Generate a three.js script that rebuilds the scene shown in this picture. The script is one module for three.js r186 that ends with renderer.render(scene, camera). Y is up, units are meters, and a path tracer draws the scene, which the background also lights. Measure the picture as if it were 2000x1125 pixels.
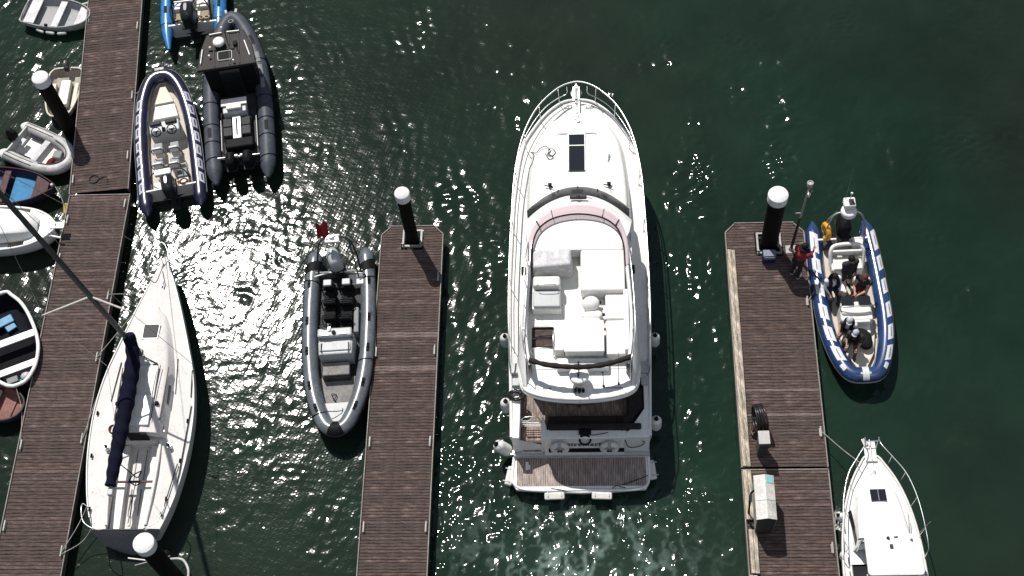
import * as THREE from 'three';
import { mergeGeometries, toCreasedNormals } from 'three/addons/utils/BufferGeometryUtils.js';
import { RoundedBoxGeometry } from 'three/addons/geometries/RoundedBoxGeometry.js';
import { MarchingCubes } from 'three/addons/objects/MarchingCubes.js';
import { TextGeometry } from 'three/addons/geometries/TextGeometry.js';
import { FontLoader } from 'three/addons/loaders/FontLoader.js';

// ---------------------------------------------------------------- camera, sky, sun, exposure
const scene = new THREE.Scene();
const camera = new THREE.PerspectiveCamera(23.54, 1024 / 576, 1, 6000);      // a drone 39 m above the water
camera.up.set(0.0155, 0.4917, -0.8707);
camera.position.set(2.676, 39, 22.07);
camera.lookAt(0, 0, 0);
const renderer = new THREE.WebGLRenderer({ antialias: true });
renderer.toneMapping = THREE.LinearToneMapping;
renderer.toneMappingExposure = 1.25;
renderer.shadowMap.enabled = true;
const sunDir = new THREE.Vector3(-0.258, 0.836, -0.484).normalize();
const sun = new THREE.DirectionalLight(new THREE.Color(1, 0.965, 0.91), 4.6);
sun.name = 'sun';
sun.position.copy(sunDir).multiplyScalar(80);
sun.castShadow = true; sun.shadow.radius = 1; sun.shadow.mapSize.set(4096, 4096);
Object.assign(sun.shadow.camera, { left: -24, right: 24, top: 24, bottom: -24, near: 10, far: 160 });
scene.add(sun, sun.target);

// seeded random numbers and smooth value noise
let seed = 20240611;
function rnd() { seed = (seed + 0x6D2B79F5) | 0; let t = Math.imul(seed ^ (seed >>> 15), 1 | seed); t = (t + Math.imul(t ^ (t >>> 7), 61 | t)) ^ t; return ((t ^ (t >>> 14)) >>> 0) / 4294967296; }
const rr = (a, b) => a + (b - a) * rnd();
const hash = (x, y, s) => { let h = Math.imul(x, 374761393) ^ Math.imul(y, 668265263) ^ Math.imul(s, 974634777); h = Math.imul(h ^ (h >>> 13), 1274126177); return ((h ^ (h >>> 16)) >>> 0) / 4294967296; };
function vnoise(x, y, s = 0, wrap = 0) {
  const xi = Math.floor(x), yi = Math.floor(y), fx = x - xi, fy = y - yi;
  const u = fx * fx * (3 - 2 * fx), v = fy * fy * (3 - 2 * fy);
  const w = wrap ? (k) => ((k % wrap) + wrap) % wrap : (k) => k;
  const a = hash(w(xi), w(yi), s), b = hash(w(xi + 1), w(yi), s), c = hash(w(xi), w(yi + 1), s), d = hash(w(xi + 1), w(yi + 1), s);
  return a + (b - a) * u + (c - a) * v + (a - b - c + d) * u * v;
}
function fbm(x, y, s, oct = 4, wrap = 0) { let t = 0, a = 0.5, f = 1; for (let o = 0; o < oct; o++) { t += a * vnoise(x * f, y * f, s + o, wrap * f); a *= 0.5; f *= 2; } return t / (1 - Math.pow(0.5, oct)); }

// the sky: hazy blue with thin broken cloud, the same all round
{
  const w = 512, h = 256, data = new Float32Array(w * h * 4);
  for (let j = 0; j < h; j++) for (let i = 0; i < w; i++) {
    const el = (j + 0.5) / h * Math.PI - Math.PI / 2, az = (i + 0.5) / w * Math.PI * 2;
    const up = Math.max(0, Math.sin(el)), k = Math.pow(1 - up, 2.2);
    const X = Math.cos(el) * Math.cos(az), Z = Math.cos(el) * Math.sin(az), Y = Math.sin(el);
    const n = fbm(X / (0.35 + up) * 2.3 + 40, Z / (0.35 + up) * 2.3 + 40, 5, 5);
    const cl = el > 0 ? Math.min(1, Math.max(0, (n - 0.46) * 4)) * 0.6 : 0;
    let r = 0.085 + 0.14 * k, g = 0.125 + 0.135 * k, b = 0.205 + 0.10 * k;
    r += (0.32 - r) * cl; g += (0.33 - g) * cl; b += (0.35 - b) * cl;
    // the glow of hazy air round the sun
    const an = Math.acos(Math.min(1, Math.max(-1, X * sunDir.x + Y * sunDir.y + Z * sunDir.z))) * 57.3;
    const glow = 2.6 * Math.exp(-an / 5) + 0.55 * Math.exp(-an / 15); r += glow; g += glow * 0.98; b += glow * 0.93;
    if (el < 0) { r = g = b = 0.06; }
    data.set([r, g, b, 1], (j * w + i) * 4);
  }
  const sky = new THREE.DataTexture(data, w, h, THREE.RGBAFormat, THREE.FloatType);
  sky.mapping = THREE.EquirectangularReflectionMapping; sky.magFilter = THREE.LinearFilter; sky.needsUpdate = true;
  scene.background = sky; scene.environment = sky;
}

// ---------------------------------------------------------------- textures and materials
function tex(size, fn, rep = 1, srgb = true) {
  const d = new Uint8Array(size * size * 4);
  for (let y = 0; y < size; y++) for (let x = 0; x < size; x++) {
    const c = fn(x / size, y / size, x, y), o = (y * size + x) * 4;
    for (let k = 0; k < 3; k++) d[o + k] = Math.max(0, Math.min(255, Math.round((Array.isArray(c) ? c[k] : c) * 255)));
    d[o + 3] = 255;
  }
  const t = new THREE.DataTexture(d, size, size, THREE.RGBAFormat);
  t.wrapS = t.wrapT = THREE.RepeatWrapping; t.magFilter = THREE.LinearFilter; t.minFilter = THREE.LinearMipmapLinearFilter; t.generateMipmaps = true;
  if (srgb) t.colorSpace = THREE.SRGBColorSpace;
  t.repeat.set(rep, rep); t.needsUpdate = true;
  return t;
}
// grain multiplies the material's colour: dirt specks, faint streaks and patches (uv is in metres)
const grimeTex = tex(512, (u, v) => {
  const a = fbm(u * 6, v * 6, 3, 5, 6), b = fbm(u * 40, v * 40, 9, 3, 40), st = fbm(u * 60, v * 5, 14, 3, 0);
  let g = 0.93 + 0.08 * (a - 0.5) + 0.06 * (b - 0.5) + 0.05 * (st - 0.5);
  if (b > 0.72) g -= 0.10;
  if (a > 0.66) g -= (a - 0.66) * 0.5;
  return [g, g * 0.995, g * 0.985];
}, 0.5);
const roughTex = tex(256, (u, v) => 0.55 + 0.4 * (fbm(u * 12, v * 12, 21, 4, 12) - 0.5) + 0.12 * (fbm(u * 60, v * 60, 22, 2, 60) - 0.5), 0.7, false);
const clothTex = tex(256, (u, v) => { const a = fbm(u * 8, v * 8, 31, 4, 8), b = vnoise(u * 90, v * 90, 33, 90); return 0.82 + 0.22 * (a - 0.5) + 0.16 * (b - 0.5); }, 1);
const wornTex = tex(512, (u, v) => {                                        // scuffed rubber and paint
  const a = fbm(u * 7, v * 7, 41, 5, 7), b = fbm(u * 50, v * 50, 45, 3, 50);
  let g = 0.84 + 0.26 * (a - 0.5) + 0.14 * (b - 0.5); if (b > 0.7) g += 0.08; return g;
}, 0.6);
const woodTex = tex(512, (u, v) => {                                        // long grain, nail marks and bleached patches
  const gr = fbm(u * 4, v * 90, 51, 4, 0), lo = fbm(u * 5, v * 9, 57, 3, 0), fl = fbm(u * 40, v * 160, 59, 2, 0);
  let g = 0.66 + 0.55 * (gr - 0.5) + 0.30 * (lo - 0.5) + 0.22 * (fl - 0.5);
  return [g, g * 0.985, g * 0.975];
}, 1);
function M(r, g, b, rough = 0.6, o = {}) {
  const { metal = 0, map = grimeTex, clear = 0, bump, ...rest } = o;
  const m = new THREE.MeshPhysicalMaterial({ color: new THREE.Color().setRGB(r, g, b), roughness: rough, metalness: metal, clearcoat: clear, clearcoatRoughness: 0.15, side: THREE.DoubleSide, specularIntensity: rough > 0.5 && !metal ? 0.45 : 1, ...rest });
  if (map) m.map = map;
  return m;
}
const white = M(0.82, 0.82, 0.81, 0.32, { roughnessMap: null });
const whiteDeck = M(0.78, 0.775, 0.75, 0.62);
const cream = M(0.68, 0.63, 0.53, 0.55);
const offWhite = M(0.72, 0.70, 0.67, 0.5);
const dirtyWhite = M(0.58, 0.57, 0.55, 0.55, { map: wornTex });
const lightGrey = M(0.42, 0.44, 0.45, 0.5);
const midGrey = M(0.20, 0.215, 0.225, 0.55);
const darkGrey = M(0.048, 0.05, 0.054, 0.65, { map: wornTex });
const black = M(0.008, 0.008, 0.009, 0.65, { map: wornTex, specularIntensity: 0.25 });
const rubber = M(0.02, 0.02, 0.021, 0.75, { map: wornTex });
const glassDark = M(0.012, 0.012, 0.014, 0.08, { map: null, clear: 0.6 });
const glassGrey = M(0.06, 0.063, 0.068, 0.12, { map: null, clear: 0.5 });
const chrome = M(0.62, 0.64, 0.64, 0.34, { metal: 1, map: null });
const steel = M(0.50, 0.51, 0.52, 0.38, { metal: 0.9 });
const alu = M(0.42, 0.43, 0.44, 0.5, { metal: 0.6 });
const galv = M(0.40, 0.385, 0.36, 0.6, { metal: 0.15, map: wornTex });
const ropeMat = M(0.42, 0.40, 0.36, 0.9, { map: clothTex });
const ropeDark = M(0.035, 0.035, 0.04, 0.9, { map: clothTex });
const teakTex = woodTex.clone(); teakTex.rotation = Math.PI / 2; teakTex.needsUpdate = true;
const teak = M(0.58, 0.46, 0.41, 0.7, { map: teakTex });
const teakDark = M(0.09, 0.075, 0.07, 0.8);
const navyCloth = M(0.008, 0.009, 0.024, 0.95, { map: clothTex, specularIntensity: 0.2 });
const brownCloth = M(0.035, 0.028, 0.027, 0.9, { map: clothTex });
const whiteCloth = M(0.74, 0.73, 0.74, 0.85, { map: clothTex });
const navyTube = M(0.010, 0.011, 0.042, 0.34, { map: wornTex, clear: 0.5 });
const blueTube = M(0.014, 0.046, 0.155, 0.3, { map: wornTex, clear: 0.9 });
const skyTube = M(0.03, 0.21, 0.50, 0.34, { map: wornTex, clear: 0.25 });
const greyTube = M(0.125, 0.145, 0.165, 0.36, { map: wornTex, clear: 0.2 });
const slateTube = M(0.066, 0.076, 0.096, 0.52, { map: wornTex });
const paleTube = M(0.50, 0.49, 0.48, 0.5, { map: wornTex });
const redMat = M(0.30, 0.012, 0.02, 0.7, { map: clothTex });
const yellowMat = M(0.75, 0.33, 0.01, 0.5);
const skin = M(0.42, 0.24, 0.17, 0.6, { map: null });
const greyFloor = M(0.26, 0.25, 0.24, 0.8, { map: wornTex });
const beigeFloor = M(0.55, 0.51, 0.45, 0.7);

// ---------------------------------------------------------------- geometry helpers (metres, y up)
const V = (x, y, z) => new THREE.Vector3(x, y, z);
function clean(g) {                                                        // plain position, normal and uv in metres (box projection)
  g = g.index ? g.toNonIndexed() : g;
  if (!g.attributes.normal) g.computeVertexNormals();
  const p = g.attributes.position, n = g.attributes.normal, uv = new Float32Array(p.count * 2);
  for (let t = 0; t < p.count; t += 3) {
    let nx = 0, ny = 0, nz = 0;
    for (let k = 0; k < 3; k++) { nx += n.getX(t + k); ny += n.getY(t + k); nz += n.getZ(t + k); }
    nx = Math.abs(nx); ny = Math.abs(ny) * 1.3; nz = Math.abs(nz);
    for (let k = 0; k < 3; k++) {
      const x = p.getX(t + k), y = p.getY(t + k), z = p.getZ(t + k);
      uv.set(ny >= nx && ny >= nz ? [x, z] : nx > nz ? [z, y] : [x, y], (t + k) * 2);
    }
  }
  const o = new THREE.BufferGeometry();
  o.setAttribute('position', p.clone()); o.setAttribute('normal', n.clone()); o.setAttribute('uv', new THREE.BufferAttribute(uv, 2));
  return o;
}
function place(g, x = 0, y = 0, z = 0, ry = 0, rx = 0, rz = 0) {
  if (rz) g.rotateZ(rz); if (rx) g.rotateX(rx); if (ry) g.rotateY(ry);
  return g.translate(x, y, z);
}
const box = (w, h, d, x, y, z, ry, rx, rz) => place(new THREE.BoxGeometry(w, h, d), x, y, z, ry, rx, rz);
const rbox = (w, h, d, r, x, y, z, ry, rx, rz) => place(new RoundedBoxGeometry(w, h, d, 2, Math.min(r, w / 2.05, h / 2.05, d / 2.05)), x, y, z, ry, rx, rz);
const cyl = (r0, r1, h, x, y, z, seg = 16, ry, rx, rz) => place(new THREE.CylinderGeometry(r1, r0, h, seg), x, y, z, ry, rx, rz);
const ball = (r, x, y, z, sx = 1, sy = 1, sz = 1, n = 14) => place(new THREE.SphereGeometry(r, n, Math.ceil(n * 0.7)).scale(sx, sy, sz), x, y, z);
const ring = (R, r, x, y, z, ry, rx, rz, arc = Math.PI * 2) => place(new THREE.TorusGeometry(R, r, 8, 24, arc), x, y, z, ry, rx, rz);
function bar(a, b, r, r2 = r, seg = 8) {
  const A = V(...a), B = V(...b), d = B.clone().sub(A), g = new THREE.CylinderGeometry(r2, r, d.length(), seg);
  g.applyQuaternion(new THREE.Quaternion().setFromUnitVectors(V(0, 1, 0), d.clone().normalize()));
  return g.translate((A.x + B.x) / 2, (A.y + B.y) / 2, (A.z + B.z) / 2);
}
function smooth(pts, n = 40, closed = false) {                              // catmull-rom through points of any dimension
  const c = new THREE.CatmullRomCurve3(pts.map((p) => V(p[0], p[1], p[2] ?? 0)), closed, 'centripetal');
  const out = c.getPoints(n).map((p) => [p.x, p.y, p.z]);
  if (closed) out.pop();
  return out;
}
const rope = (pts, r = 0.012, n = 40, closed = false, seg = 6) => new THREE.TubeGeometry(new THREE.CatmullRomCurve3(pts.map((p) => V(...p)), closed, 'centripetal'), n, r, seg, closed);
function slab(outline, y0, y1, bevel = 0) {                                 // plan outline [x, z] from y0 up to y1
  const s = new THREE.Shape(outline.map((p) => new THREE.Vector2(p[0], -p[1])));
  const g = new THREE.ExtrudeGeometry(s, { depth: y1 - y0 - bevel * 2, bevelEnabled: bevel > 0, bevelThickness: bevel, bevelSize: bevel, bevelOffset: -bevel, bevelSegments: 2, curveSegments: 8 });
  return g.rotateX(-Math.PI / 2).translate(0, y0 + bevel, 0);
}
function plate(outline, holes, y0, y1, bevel = 0) {                         // a slab with openings
  const s = new THREE.Shape(outline.map((p) => new THREE.Vector2(p[0], -p[1])));
  for (const h of holes) s.holes.push(new THREE.Path(h.map((p) => new THREE.Vector2(p[0], -p[1]))));
  return new THREE.ExtrudeGeometry(s, { depth: y1 - y0 - bevel * 2, bevelEnabled: bevel > 0, bevelThickness: bevel, bevelSize: bevel, bevelOffset: -bevel, bevelSegments: 2 }).rotateX(-Math.PI / 2).translate(0, y0 + bevel, 0);
}
const rectP = (x0, x1, z0, z1, r = 0.05, n = 4) => {                        // a rectangle with rounded corners, as an outline
  const o = []; for (const [cx, cz, a] of [[x1 - r, z0 + r, -90], [x1 - r, z1 - r, 0], [x0 + r, z1 - r, 90], [x0 + r, z0 + r, 180]]) for (let i = 0; i <= n; i++) { const t = (a + 90 * i / n) * Math.PI / 180; o.push([cx + r * Math.cos(t), cz + r * Math.sin(t)]); } return o;
};
const mirror = (pts) => [...pts, ...pts.slice().reverse().filter((p) => Math.abs(p[0]) > 1e-4).map((p) => [-p[0], ...p.slice(1)])];
function lerpTable(tab, z) {                                                // rows [z, a, b, ...], smooth between rows
  if (z <= tab[0][0]) return tab[0].slice(1);
  for (let i = 0; i < tab.length - 1; i++) if (z <= tab[i + 1][0]) {
    const p0 = tab[Math.max(0, i - 1)], p1 = tab[i], p2 = tab[i + 1], p3 = tab[Math.min(tab.length - 1, i + 2)], t = (z - p1[0]) / (p2[0] - p1[0]);
    return p1.slice(1).map((_, k) => {
      const j = k + 1, h = p2[0] - p1[0];
      const m1 = i > 0 ? (p2[j] - p0[j]) / (p2[0] - p0[0]) * h : p2[j] - p1[j], m2 = i < tab.length - 2 ? (p3[j] - p1[j]) / (p3[0] - p1[0]) * h : p2[j] - p1[j];
      const t2 = t * t, t3 = t2 * t;
      return (2 * t3 - 3 * t2 + 1) * p1[j] + (t3 - 2 * t2 + t) * m1 + (-2 * t3 + 3 * t2) * p2[j] + (t3 - t2) * m2;
    });
  }
  return tab[tab.length - 1].slice(1);
}
// a trunk cabin from a table [z, half width, top height, foot height]: sides lean in, top is cambered, both ends closed
function trunk(tab, { n = 30, lean = 0.12, camber = 0.06, edge = 0.06, pow = 1 } = {}) {
  const rows = [], z0 = tab[0][0], z1 = tab[tab.length - 1][0];
  for (let i = 0; i <= n; i++) {
    const z = z0 + (z1 - z0) * Math.pow(i / n, pow), [b, y, f] = lerpTable(tab, z), w = Math.max(0.01, b), l = Math.min(lean, w * 0.3), e = Math.min(edge, w * 0.2, Math.abs(y - f) * 0.45), right = [];
    right.push([w, f], [w - l * 0.7, y - e], [w - l, y - e * 0.3], [w - l - e, y]);
    for (const u of [0.75, 0.5, 0.25]) right.push([(w - l - e) * u, y + camber * (1 - u * u)]);
    const row = right.map((p) => [-p[0], p[1], z]); row.push([0, y + camber, z]); for (const p of right.slice().reverse()) row.push([p[0], p[1], z]);
    rows.push(row);
  }
  return grid(rows, false, true, true);
}
function grid(rows, closeRows = false, capA = false, capB = false) {        // rows of [x, y, z], all of one length
  const m = rows[0].length, pos = rows.flat(2), idx = [];
  for (let i = 0; i < rows.length - 1; i++) for (let j = 0; j < (closeRows ? m : m - 1); j++) {
    const a = i * m + j, b = i * m + (j + 1) % m, c = a + m, d = b + m;
    idx.push(a, c, b, b, c, d);
  }
  const cap = (row, base, flip) => {
    const n = pos.length / 3, c = [0, 1, 2].map((k) => row.reduce((s, p) => s + p[k], 0) / m); pos.push(...c);
    for (const p of row) pos.push(...p);
    for (let j = 0; j < (closeRows ? m : m - 1); j++) { const a = n + 1 + j, b = n + 1 + (j + 1) % m; idx.push(...(flip ? [n, b, a] : [n, a, b])); }
  };
  if (capA) cap(rows[0], 0, false);
  if (capB) cap(rows[rows.length - 1], 0, true);
  const g = new THREE.BufferGeometry();
  g.setAttribute('position', new THREE.Float32BufferAttribute(pos, 3)); g.setIndex(idx); g.computeVertexNormals();
  return g;
}
// hull skin from a table [z, half beam, sheer height, keel height]; the section runs sheer - bilge - keel - bilge - sheer
function hullSkin(tab, { n = 40, sec = 9, full = 0.55, flare = 0, pow = 1 } = {}) {
  const rows = [], z0 = tab[0][0], z1 = tab[tab.length - 1][0];
  for (let i = 0; i <= n; i++) {
    const z = z0 + (z1 - z0) * Math.pow(i / n, pow), [b, y, k] = lerpTable(tab, z), row = [];
    for (let s = -sec; s <= sec; s++) {
      const t = Math.abs(s) / sec, a = t * Math.PI / 2;
      row.push([Math.sign(s) * b * Math.pow(Math.sin(a), full) * (1 - flare * (1 - t)), k + (y - k) * (1 - Math.pow(Math.cos(a), 1.2)), z]);
    }
    rows.push(row);
  }
  return grid(rows, false, false, true);
}
// a cambered deck from the same table, inset from the sheer
function deckSkin(tab, { n = 40, m = 10, inset = 0, camber = 0.05, dy = 0, pow = 1, z0 = tab[0][0], z1 = tab[tab.length - 1][0] } = {}) {
  const rows = [];
  for (let i = 0; i <= n; i++) {
    const z = z0 + (z1 - z0) * Math.pow(i / n, pow), [b, y] = lerpTable(tab, z), row = [], w = Math.max(0.001, b - inset);
    for (let s = 0; s <= m; s++) { const u = s / m * 2 - 1; row.push([u * w, y + dy + camber * (1 - u * u), z]); }
    rows.push(row);
  }
  return grid(rows);
}
// a swept tube with its own radius at every point, closed at both ends; at(s, angle, lift) gives points on it (0 = outward, 90 = up)
function sweep(path, radius, { n = 96, seg = 18 } = {}) {
  const curve = new THREE.CatmullRomCurve3(path.map((p) => V(...p)), false, 'centripetal');
  const frame = (s) => {
    const p = curve.getPointAt(s), t = curve.getTangentAt(s), side = V(t.z, 0, -t.x).normalize();
    return { p, side, up: side.clone().cross(t).multiplyScalar(-1).normalize(), t };
  };
  const at = (s, deg, lift = 0) => {
    const f = frame(Math.min(1, Math.max(0, s))), r = radius(s) + lift, a = deg * Math.PI / 180;
    const up = f.up.y < 0 ? f.up.clone().negate() : f.up;
    return f.p.clone().addScaledVector(f.side, Math.cos(a) * r).addScaledVector(up, Math.sin(a) * r).toArray();
  };
  const rows = [];
  for (let i = 0; i <= n; i++) { const row = []; for (let j = 0; j < seg; j++) row.push(at(i / n, j / seg * 360)); rows.push(row); }
  const patch = (s0, s1, a0, a1, lift, skew = 0, ns = 6, na = 4) => {
    const g = [];
    for (let i = 0; i <= ns; i++) { const row = []; for (let j = 0; j <= na; j++) { const v = j / na; row.push(at(s0 + (s1 - s0) * i / ns + skew * (v - 0.5), a0 + (a1 - a0) * v, lift)); } g.push(row); }
    return grid(g);
  };
  const band = (s, a0, a1, lift, r = 0.012, n2 = 12, skew = 0) => rope(Array.from({ length: n2 + 1 }, (_, i) => at(s + skew * i / n2, a0 + (a1 - a0) * i / n2, lift)), r, n2 * 2);
  const line = (s0, s1, deg, lift, r, n2 = 40) => rope(Array.from({ length: n2 + 1 }, (_, i) => at(s0 + (s1 - s0) * i / n2, deg, lift)), r, n2 * 2);
  return { geo: grid(rows, true, true, true), at, patch, band, line };
}

// ---------------------------------------------------------------- naming helpers
const taken = {};
const numbered = (n) => { const k = taken[n] = (taken[n] ?? -1) + 1; return k ? `${n}_${String(k).padStart(3, '0')}` : n; };
function meshOf(geos, mat) {
  const list = (Array.isArray(geos) ? geos : [geos]).map(clean);
  const m = new THREE.Mesh(list.length > 1 ? mergeGeometries(list) : list[0], mat);
  m.castShadow = m.receiveShadow = true;
  return m;
}
function part(parent, name, geos, mat, label) { const m = meshOf(geos, mat); m.name = name; if (label) m.userData.label = label; parent.add(m); return m; }
function thing(name, label, category, [x, y, z] = [0, 0, 0], turn = 0, group) {
  const o = new THREE.Group(); o.name = numbered(name); o.position.set(x, y, z); o.rotation.y = turn;
  o.userData = { label, category }; if (group) o.userData.group = group;
  scene.add(o); return o;
}
function single(name, label, category, geos, mat, group) {
  const m = meshOf(geos, mat); m.name = numbered(name); m.userData = { label, category }; if (group) m.userData.group = group;
  scene.add(m); return m;
}

// ---------------------------------------------------------------- the water: a rippled sheet that goes on to the horizon
{
  const waves = [];
  const wind = 1.25;                                                       // heading of the ripples
  for (let i = 0; i < 56; i++) {
    const lam = 0.26 * Math.pow(4.6, Math.pow(i / 55, 1.1)), th = wind + rr(-1.57, 1.57), k = 2 * Math.PI / lam;
    const slope = 0.0100 * (0.5 + rnd()) * (lam < 0.55 ? 1 : Math.pow(0.55 / lam, 0.7));
    waves.push([k * Math.cos(th), k * Math.sin(th), slope / k, rr(0, 6.283), Math.floor(i / 14)]);
  }
  const disturbed = (x, z) => {                                            // churned by the yacht's screws, calmer in the lee of the left berths
    const wake = Math.exp(-(((x - 2.1) / 4.2) ** 2 + ((z - 9.0) / 4.6) ** 2));
    const flank = 0.8 * Math.exp(-(((x + 1.0) / 1.0) ** 2 + ((z - 5) / 6) ** 2)) + 2.7 * Math.exp(-(((x - 5.8) / 0.9) ** 2 + ((z - 3.5) / 6) ** 2));
    const bow = 3.6 * Math.exp(-(((x - 8.3 + 0.12 * z) / 0.9) ** 2 + ((z + 6) / 4) ** 2)) * (0.4 + 1.2 * vnoise(x * 1.3, z * 0.7, 78)) + 2.6 * Math.exp(-(((x - 6.0) / 0.8) ** 2 + ((z + 4) / 1.6) ** 2));
    const n = 0.60 + 0.9 * fbm(x * 0.22 + 30, z * 0.22 + 30, 71, 3) + 0.7 * Math.max(0, vnoise(x * 0.5 + 9, z * 0.35 + 2, 72) - 0.6) / 0.4;
    const lee = 1 - 0.26 / (1 + Math.exp((x + 3) * 1.2)) - 0.34 * Math.exp(-(((x + 4) / 5) ** 2 + ((z + 9) / 4.5) ** 2)) - 0.30 * Math.exp(-(((x + 7) / 3) ** 2 + ((z - 9) / 3) ** 2));
    return { a: n * lee + 1.2 * wake + flank + bow, wake };
  };
  const x0 = -22.5, x1 = 21, z0 = -15.5, z1 = 12.6, st = 0.05, nx = Math.round((x1 - x0) / st), nz = Math.round((z1 - z0) / st);
  const pos = new Float32Array((nx + 1) * (nz + 1) * 3), uv = new Float32Array((nx + 1) * (nz + 1) * 2), col = new Float32Array((nx + 1) * (nz + 1) * 3), idx = new Uint32Array(nx * nz * 6);
  for (let j = 0; j <= nz; j++) for (let i = 0; i <= nx; i++) {
    const x = x0 + (x1 - x0) * i / nx, z = z0 + (z1 - z0) * j / nz, o = j * (nx + 1) + i;
    const edge = Math.min(1, Math.min(x - x0, x1 - x, z - z0, z1 - z) / 2.5), d = disturbed(x, z);
    const g = [[1.1, 81], [0.9, 82], [0.8, 83], [0.4, 84]].map(([f, s]) => { const v = vnoise(x * f, z * f, s); return 0.45 + 0.5 * v + (f > 0.5 ? 3.4 * Math.pow(Math.max(0, v - 0.45) * 1.8, 3) : 0); });
    const wx = x + 0.5 * (vnoise(x * 0.7, z * 0.7, 85) - 0.5), wz = z + 0.5 * (vnoise(x * 0.7, z * 0.7, 86) - 0.5);
    let y = 0;
    for (const [kx, kz, a, ph, b] of waves) y += a * g[b] * Math.sin(kx * wx + kz * wz + ph);
    if (d.wake > 0.02) { const q = 1 + 1.4 * fbm(x * 1.1, z * 1.1, 90, 2); y += d.wake * 0.022 * (fbm(x * 2.6 * q, z * 2.6, 91, 3) - 0.5) * 2; }
    pos.set([x, y * d.a * edge, z], o * 3); uv.set([x, z], o * 2);
    // silt and weed tint in drifts; milky air bubbles stirred up behind the yacht
    const s = fbm(x * 0.13 + 7, z * 0.13 + 3, 95, 4), s2 = fbm(x * 0.9, z * 0.9, 96, 4);
    const t = 0.80 + 0.5 * (s - 0.5) + 0.35 * (s2 - 0.5);
    const silt = Math.min(1, Math.max(0, (fbm(x * 0.09 + 51, z * 0.09 + 17, 97, 3) - 0.35) * 2));
    let c = [(0.0098 + 0.0045 * silt) * t, (0.0245 - 0.006 * silt) * t, (0.0150 - 0.002 * silt) * t];
    const fm = Math.exp(-(((x - 2.1) / 2.9) ** 2 + ((z - 9.6) / 2.4) ** 2));
    if (fm > 0.03) {
      const wx2 = x + 0.5 * (fbm(x * 1.3, z * 1.3, 99, 3) - 0.5), wz2 = z + 0.5 * (fbm(x * 1.3 + 9, z * 1.3, 98, 3) - 0.5);
      const ridge = 1 - Math.abs(fbm(wx2 * 2.6, wz2 * 1.9, 100, 4) * 2 - 1), w2 = fbm(x * 7, z * 7, 103, 3), big = fbm(x * 0.8 + 3, z * 0.6, 104, 3);
      const f = Math.max(0, Math.min(1, (Math.pow(ridge, 5) * 0.9 + (w2 - 0.5) * 0.7 + (big - 0.5) * 1.1 - 0.38 + fm * 0.2) * 1.6)) * fm * 0.55;
      c = [c[0] + (0.20 - c[0]) * f, c[1] + (0.27 - c[1]) * f, c[2] + (0.24 - c[2]) * f];
      const g2 = fm * 0.018; c = [c[0] + g2 * 0.5, c[1] + g2 * 0.8, c[2] + g2 * 0.62];
    }
    col.set(c, o * 3);
  }
  let q = 0;
  for (let j = 0; j < nz; j++) for (let i = 0; i < nx; i++) { const a = j * (nx + 1) + i, b = a + 1, c = a + nx + 1, d = c + 1; idx.set([a, c, b, b, c, d], q); q += 6; }
  const g = new THREE.BufferGeometry();
  g.setAttribute('position', new THREE.BufferAttribute(pos, 3)); g.setAttribute('uv', new THREE.BufferAttribute(uv, 2)); g.setAttribute('color', new THREE.BufferAttribute(col, 3));
  g.setIndex(new THREE.BufferAttribute(idx, 1)); g.computeVertexNormals();
  const rip = tex(1024, (u, v) => {                                         // capillary ripples, 8 cm to 25 cm long
    let h = 0;
    for (let i = 0; i < 22; i++) { const n = 14 + Math.floor(hash(i, 1, 7) * 42), th = 1.25 + (hash(i, 2, 7) - 0.5) * 2.4; const kx = Math.round(n * Math.cos(th)), kz = Math.round(n * Math.sin(th)); h += Math.sin(6.28318 * (kx * u + kz * v) + hash(i, 3, 7) * 6.28) / Math.max(8, Math.hypot(kx, kz)) * 8; }
    return 0.5 + 0.5 * h / 9;
  }, 0.25, false);
  const waterMat = new THREE.MeshPhysicalMaterial({ color: 0xffffff, vertexColors: true, roughness: 0.085, ior: 1.333, bumpMap: rip, bumpScale: 0.010 });
  const water = new THREE.Mesh(g, waterMat); water.name = 'water'; water.receiveShadow = true; water.userData.kind = 'structure'; water.userData.label = 'dark green rippled harbour water with sun glitter';
  scene.add(water);
  // the same water farther off
  const R = 3000, ringPos = [], outer = [];
  const inn = [[x0, z0], [x1, z0], [x1, z1], [x0, z1]], out = [[-R, -R], [R, -R], [R, R], [-R, R]];
  for (let k = 0; k < 4; k++) { const a = inn[k], b = inn[(k + 1) % 4], c = out[k], d = out[(k + 1) % 4]; for (const p of [a, b, c, b, d, c]) { ringPos.push(p[0], 0, p[1]); outer.push(p[0], p[1]); } }
  const og = new THREE.BufferGeometry();
  og.setAttribute('position', new THREE.Float32BufferAttribute(ringPos, 3)); og.setAttribute('uv', new THREE.Float32BufferAttribute(outer, 2));
  og.setAttribute('normal', new THREE.Float32BufferAttribute(ringPos.map((_, i) => i % 3 === 1 ? 1 : 0), 3));
  const om = waterMat.clone(); om.vertexColors = false; om.color.setRGB(0.0090, 0.0155, 0.0100); om.side = THREE.DoubleSide;
  const far = new THREE.Mesh(og, om); far.name = 'water_beyond'; far.userData.kind = 'structure'; scene.add(far);
}

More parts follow.
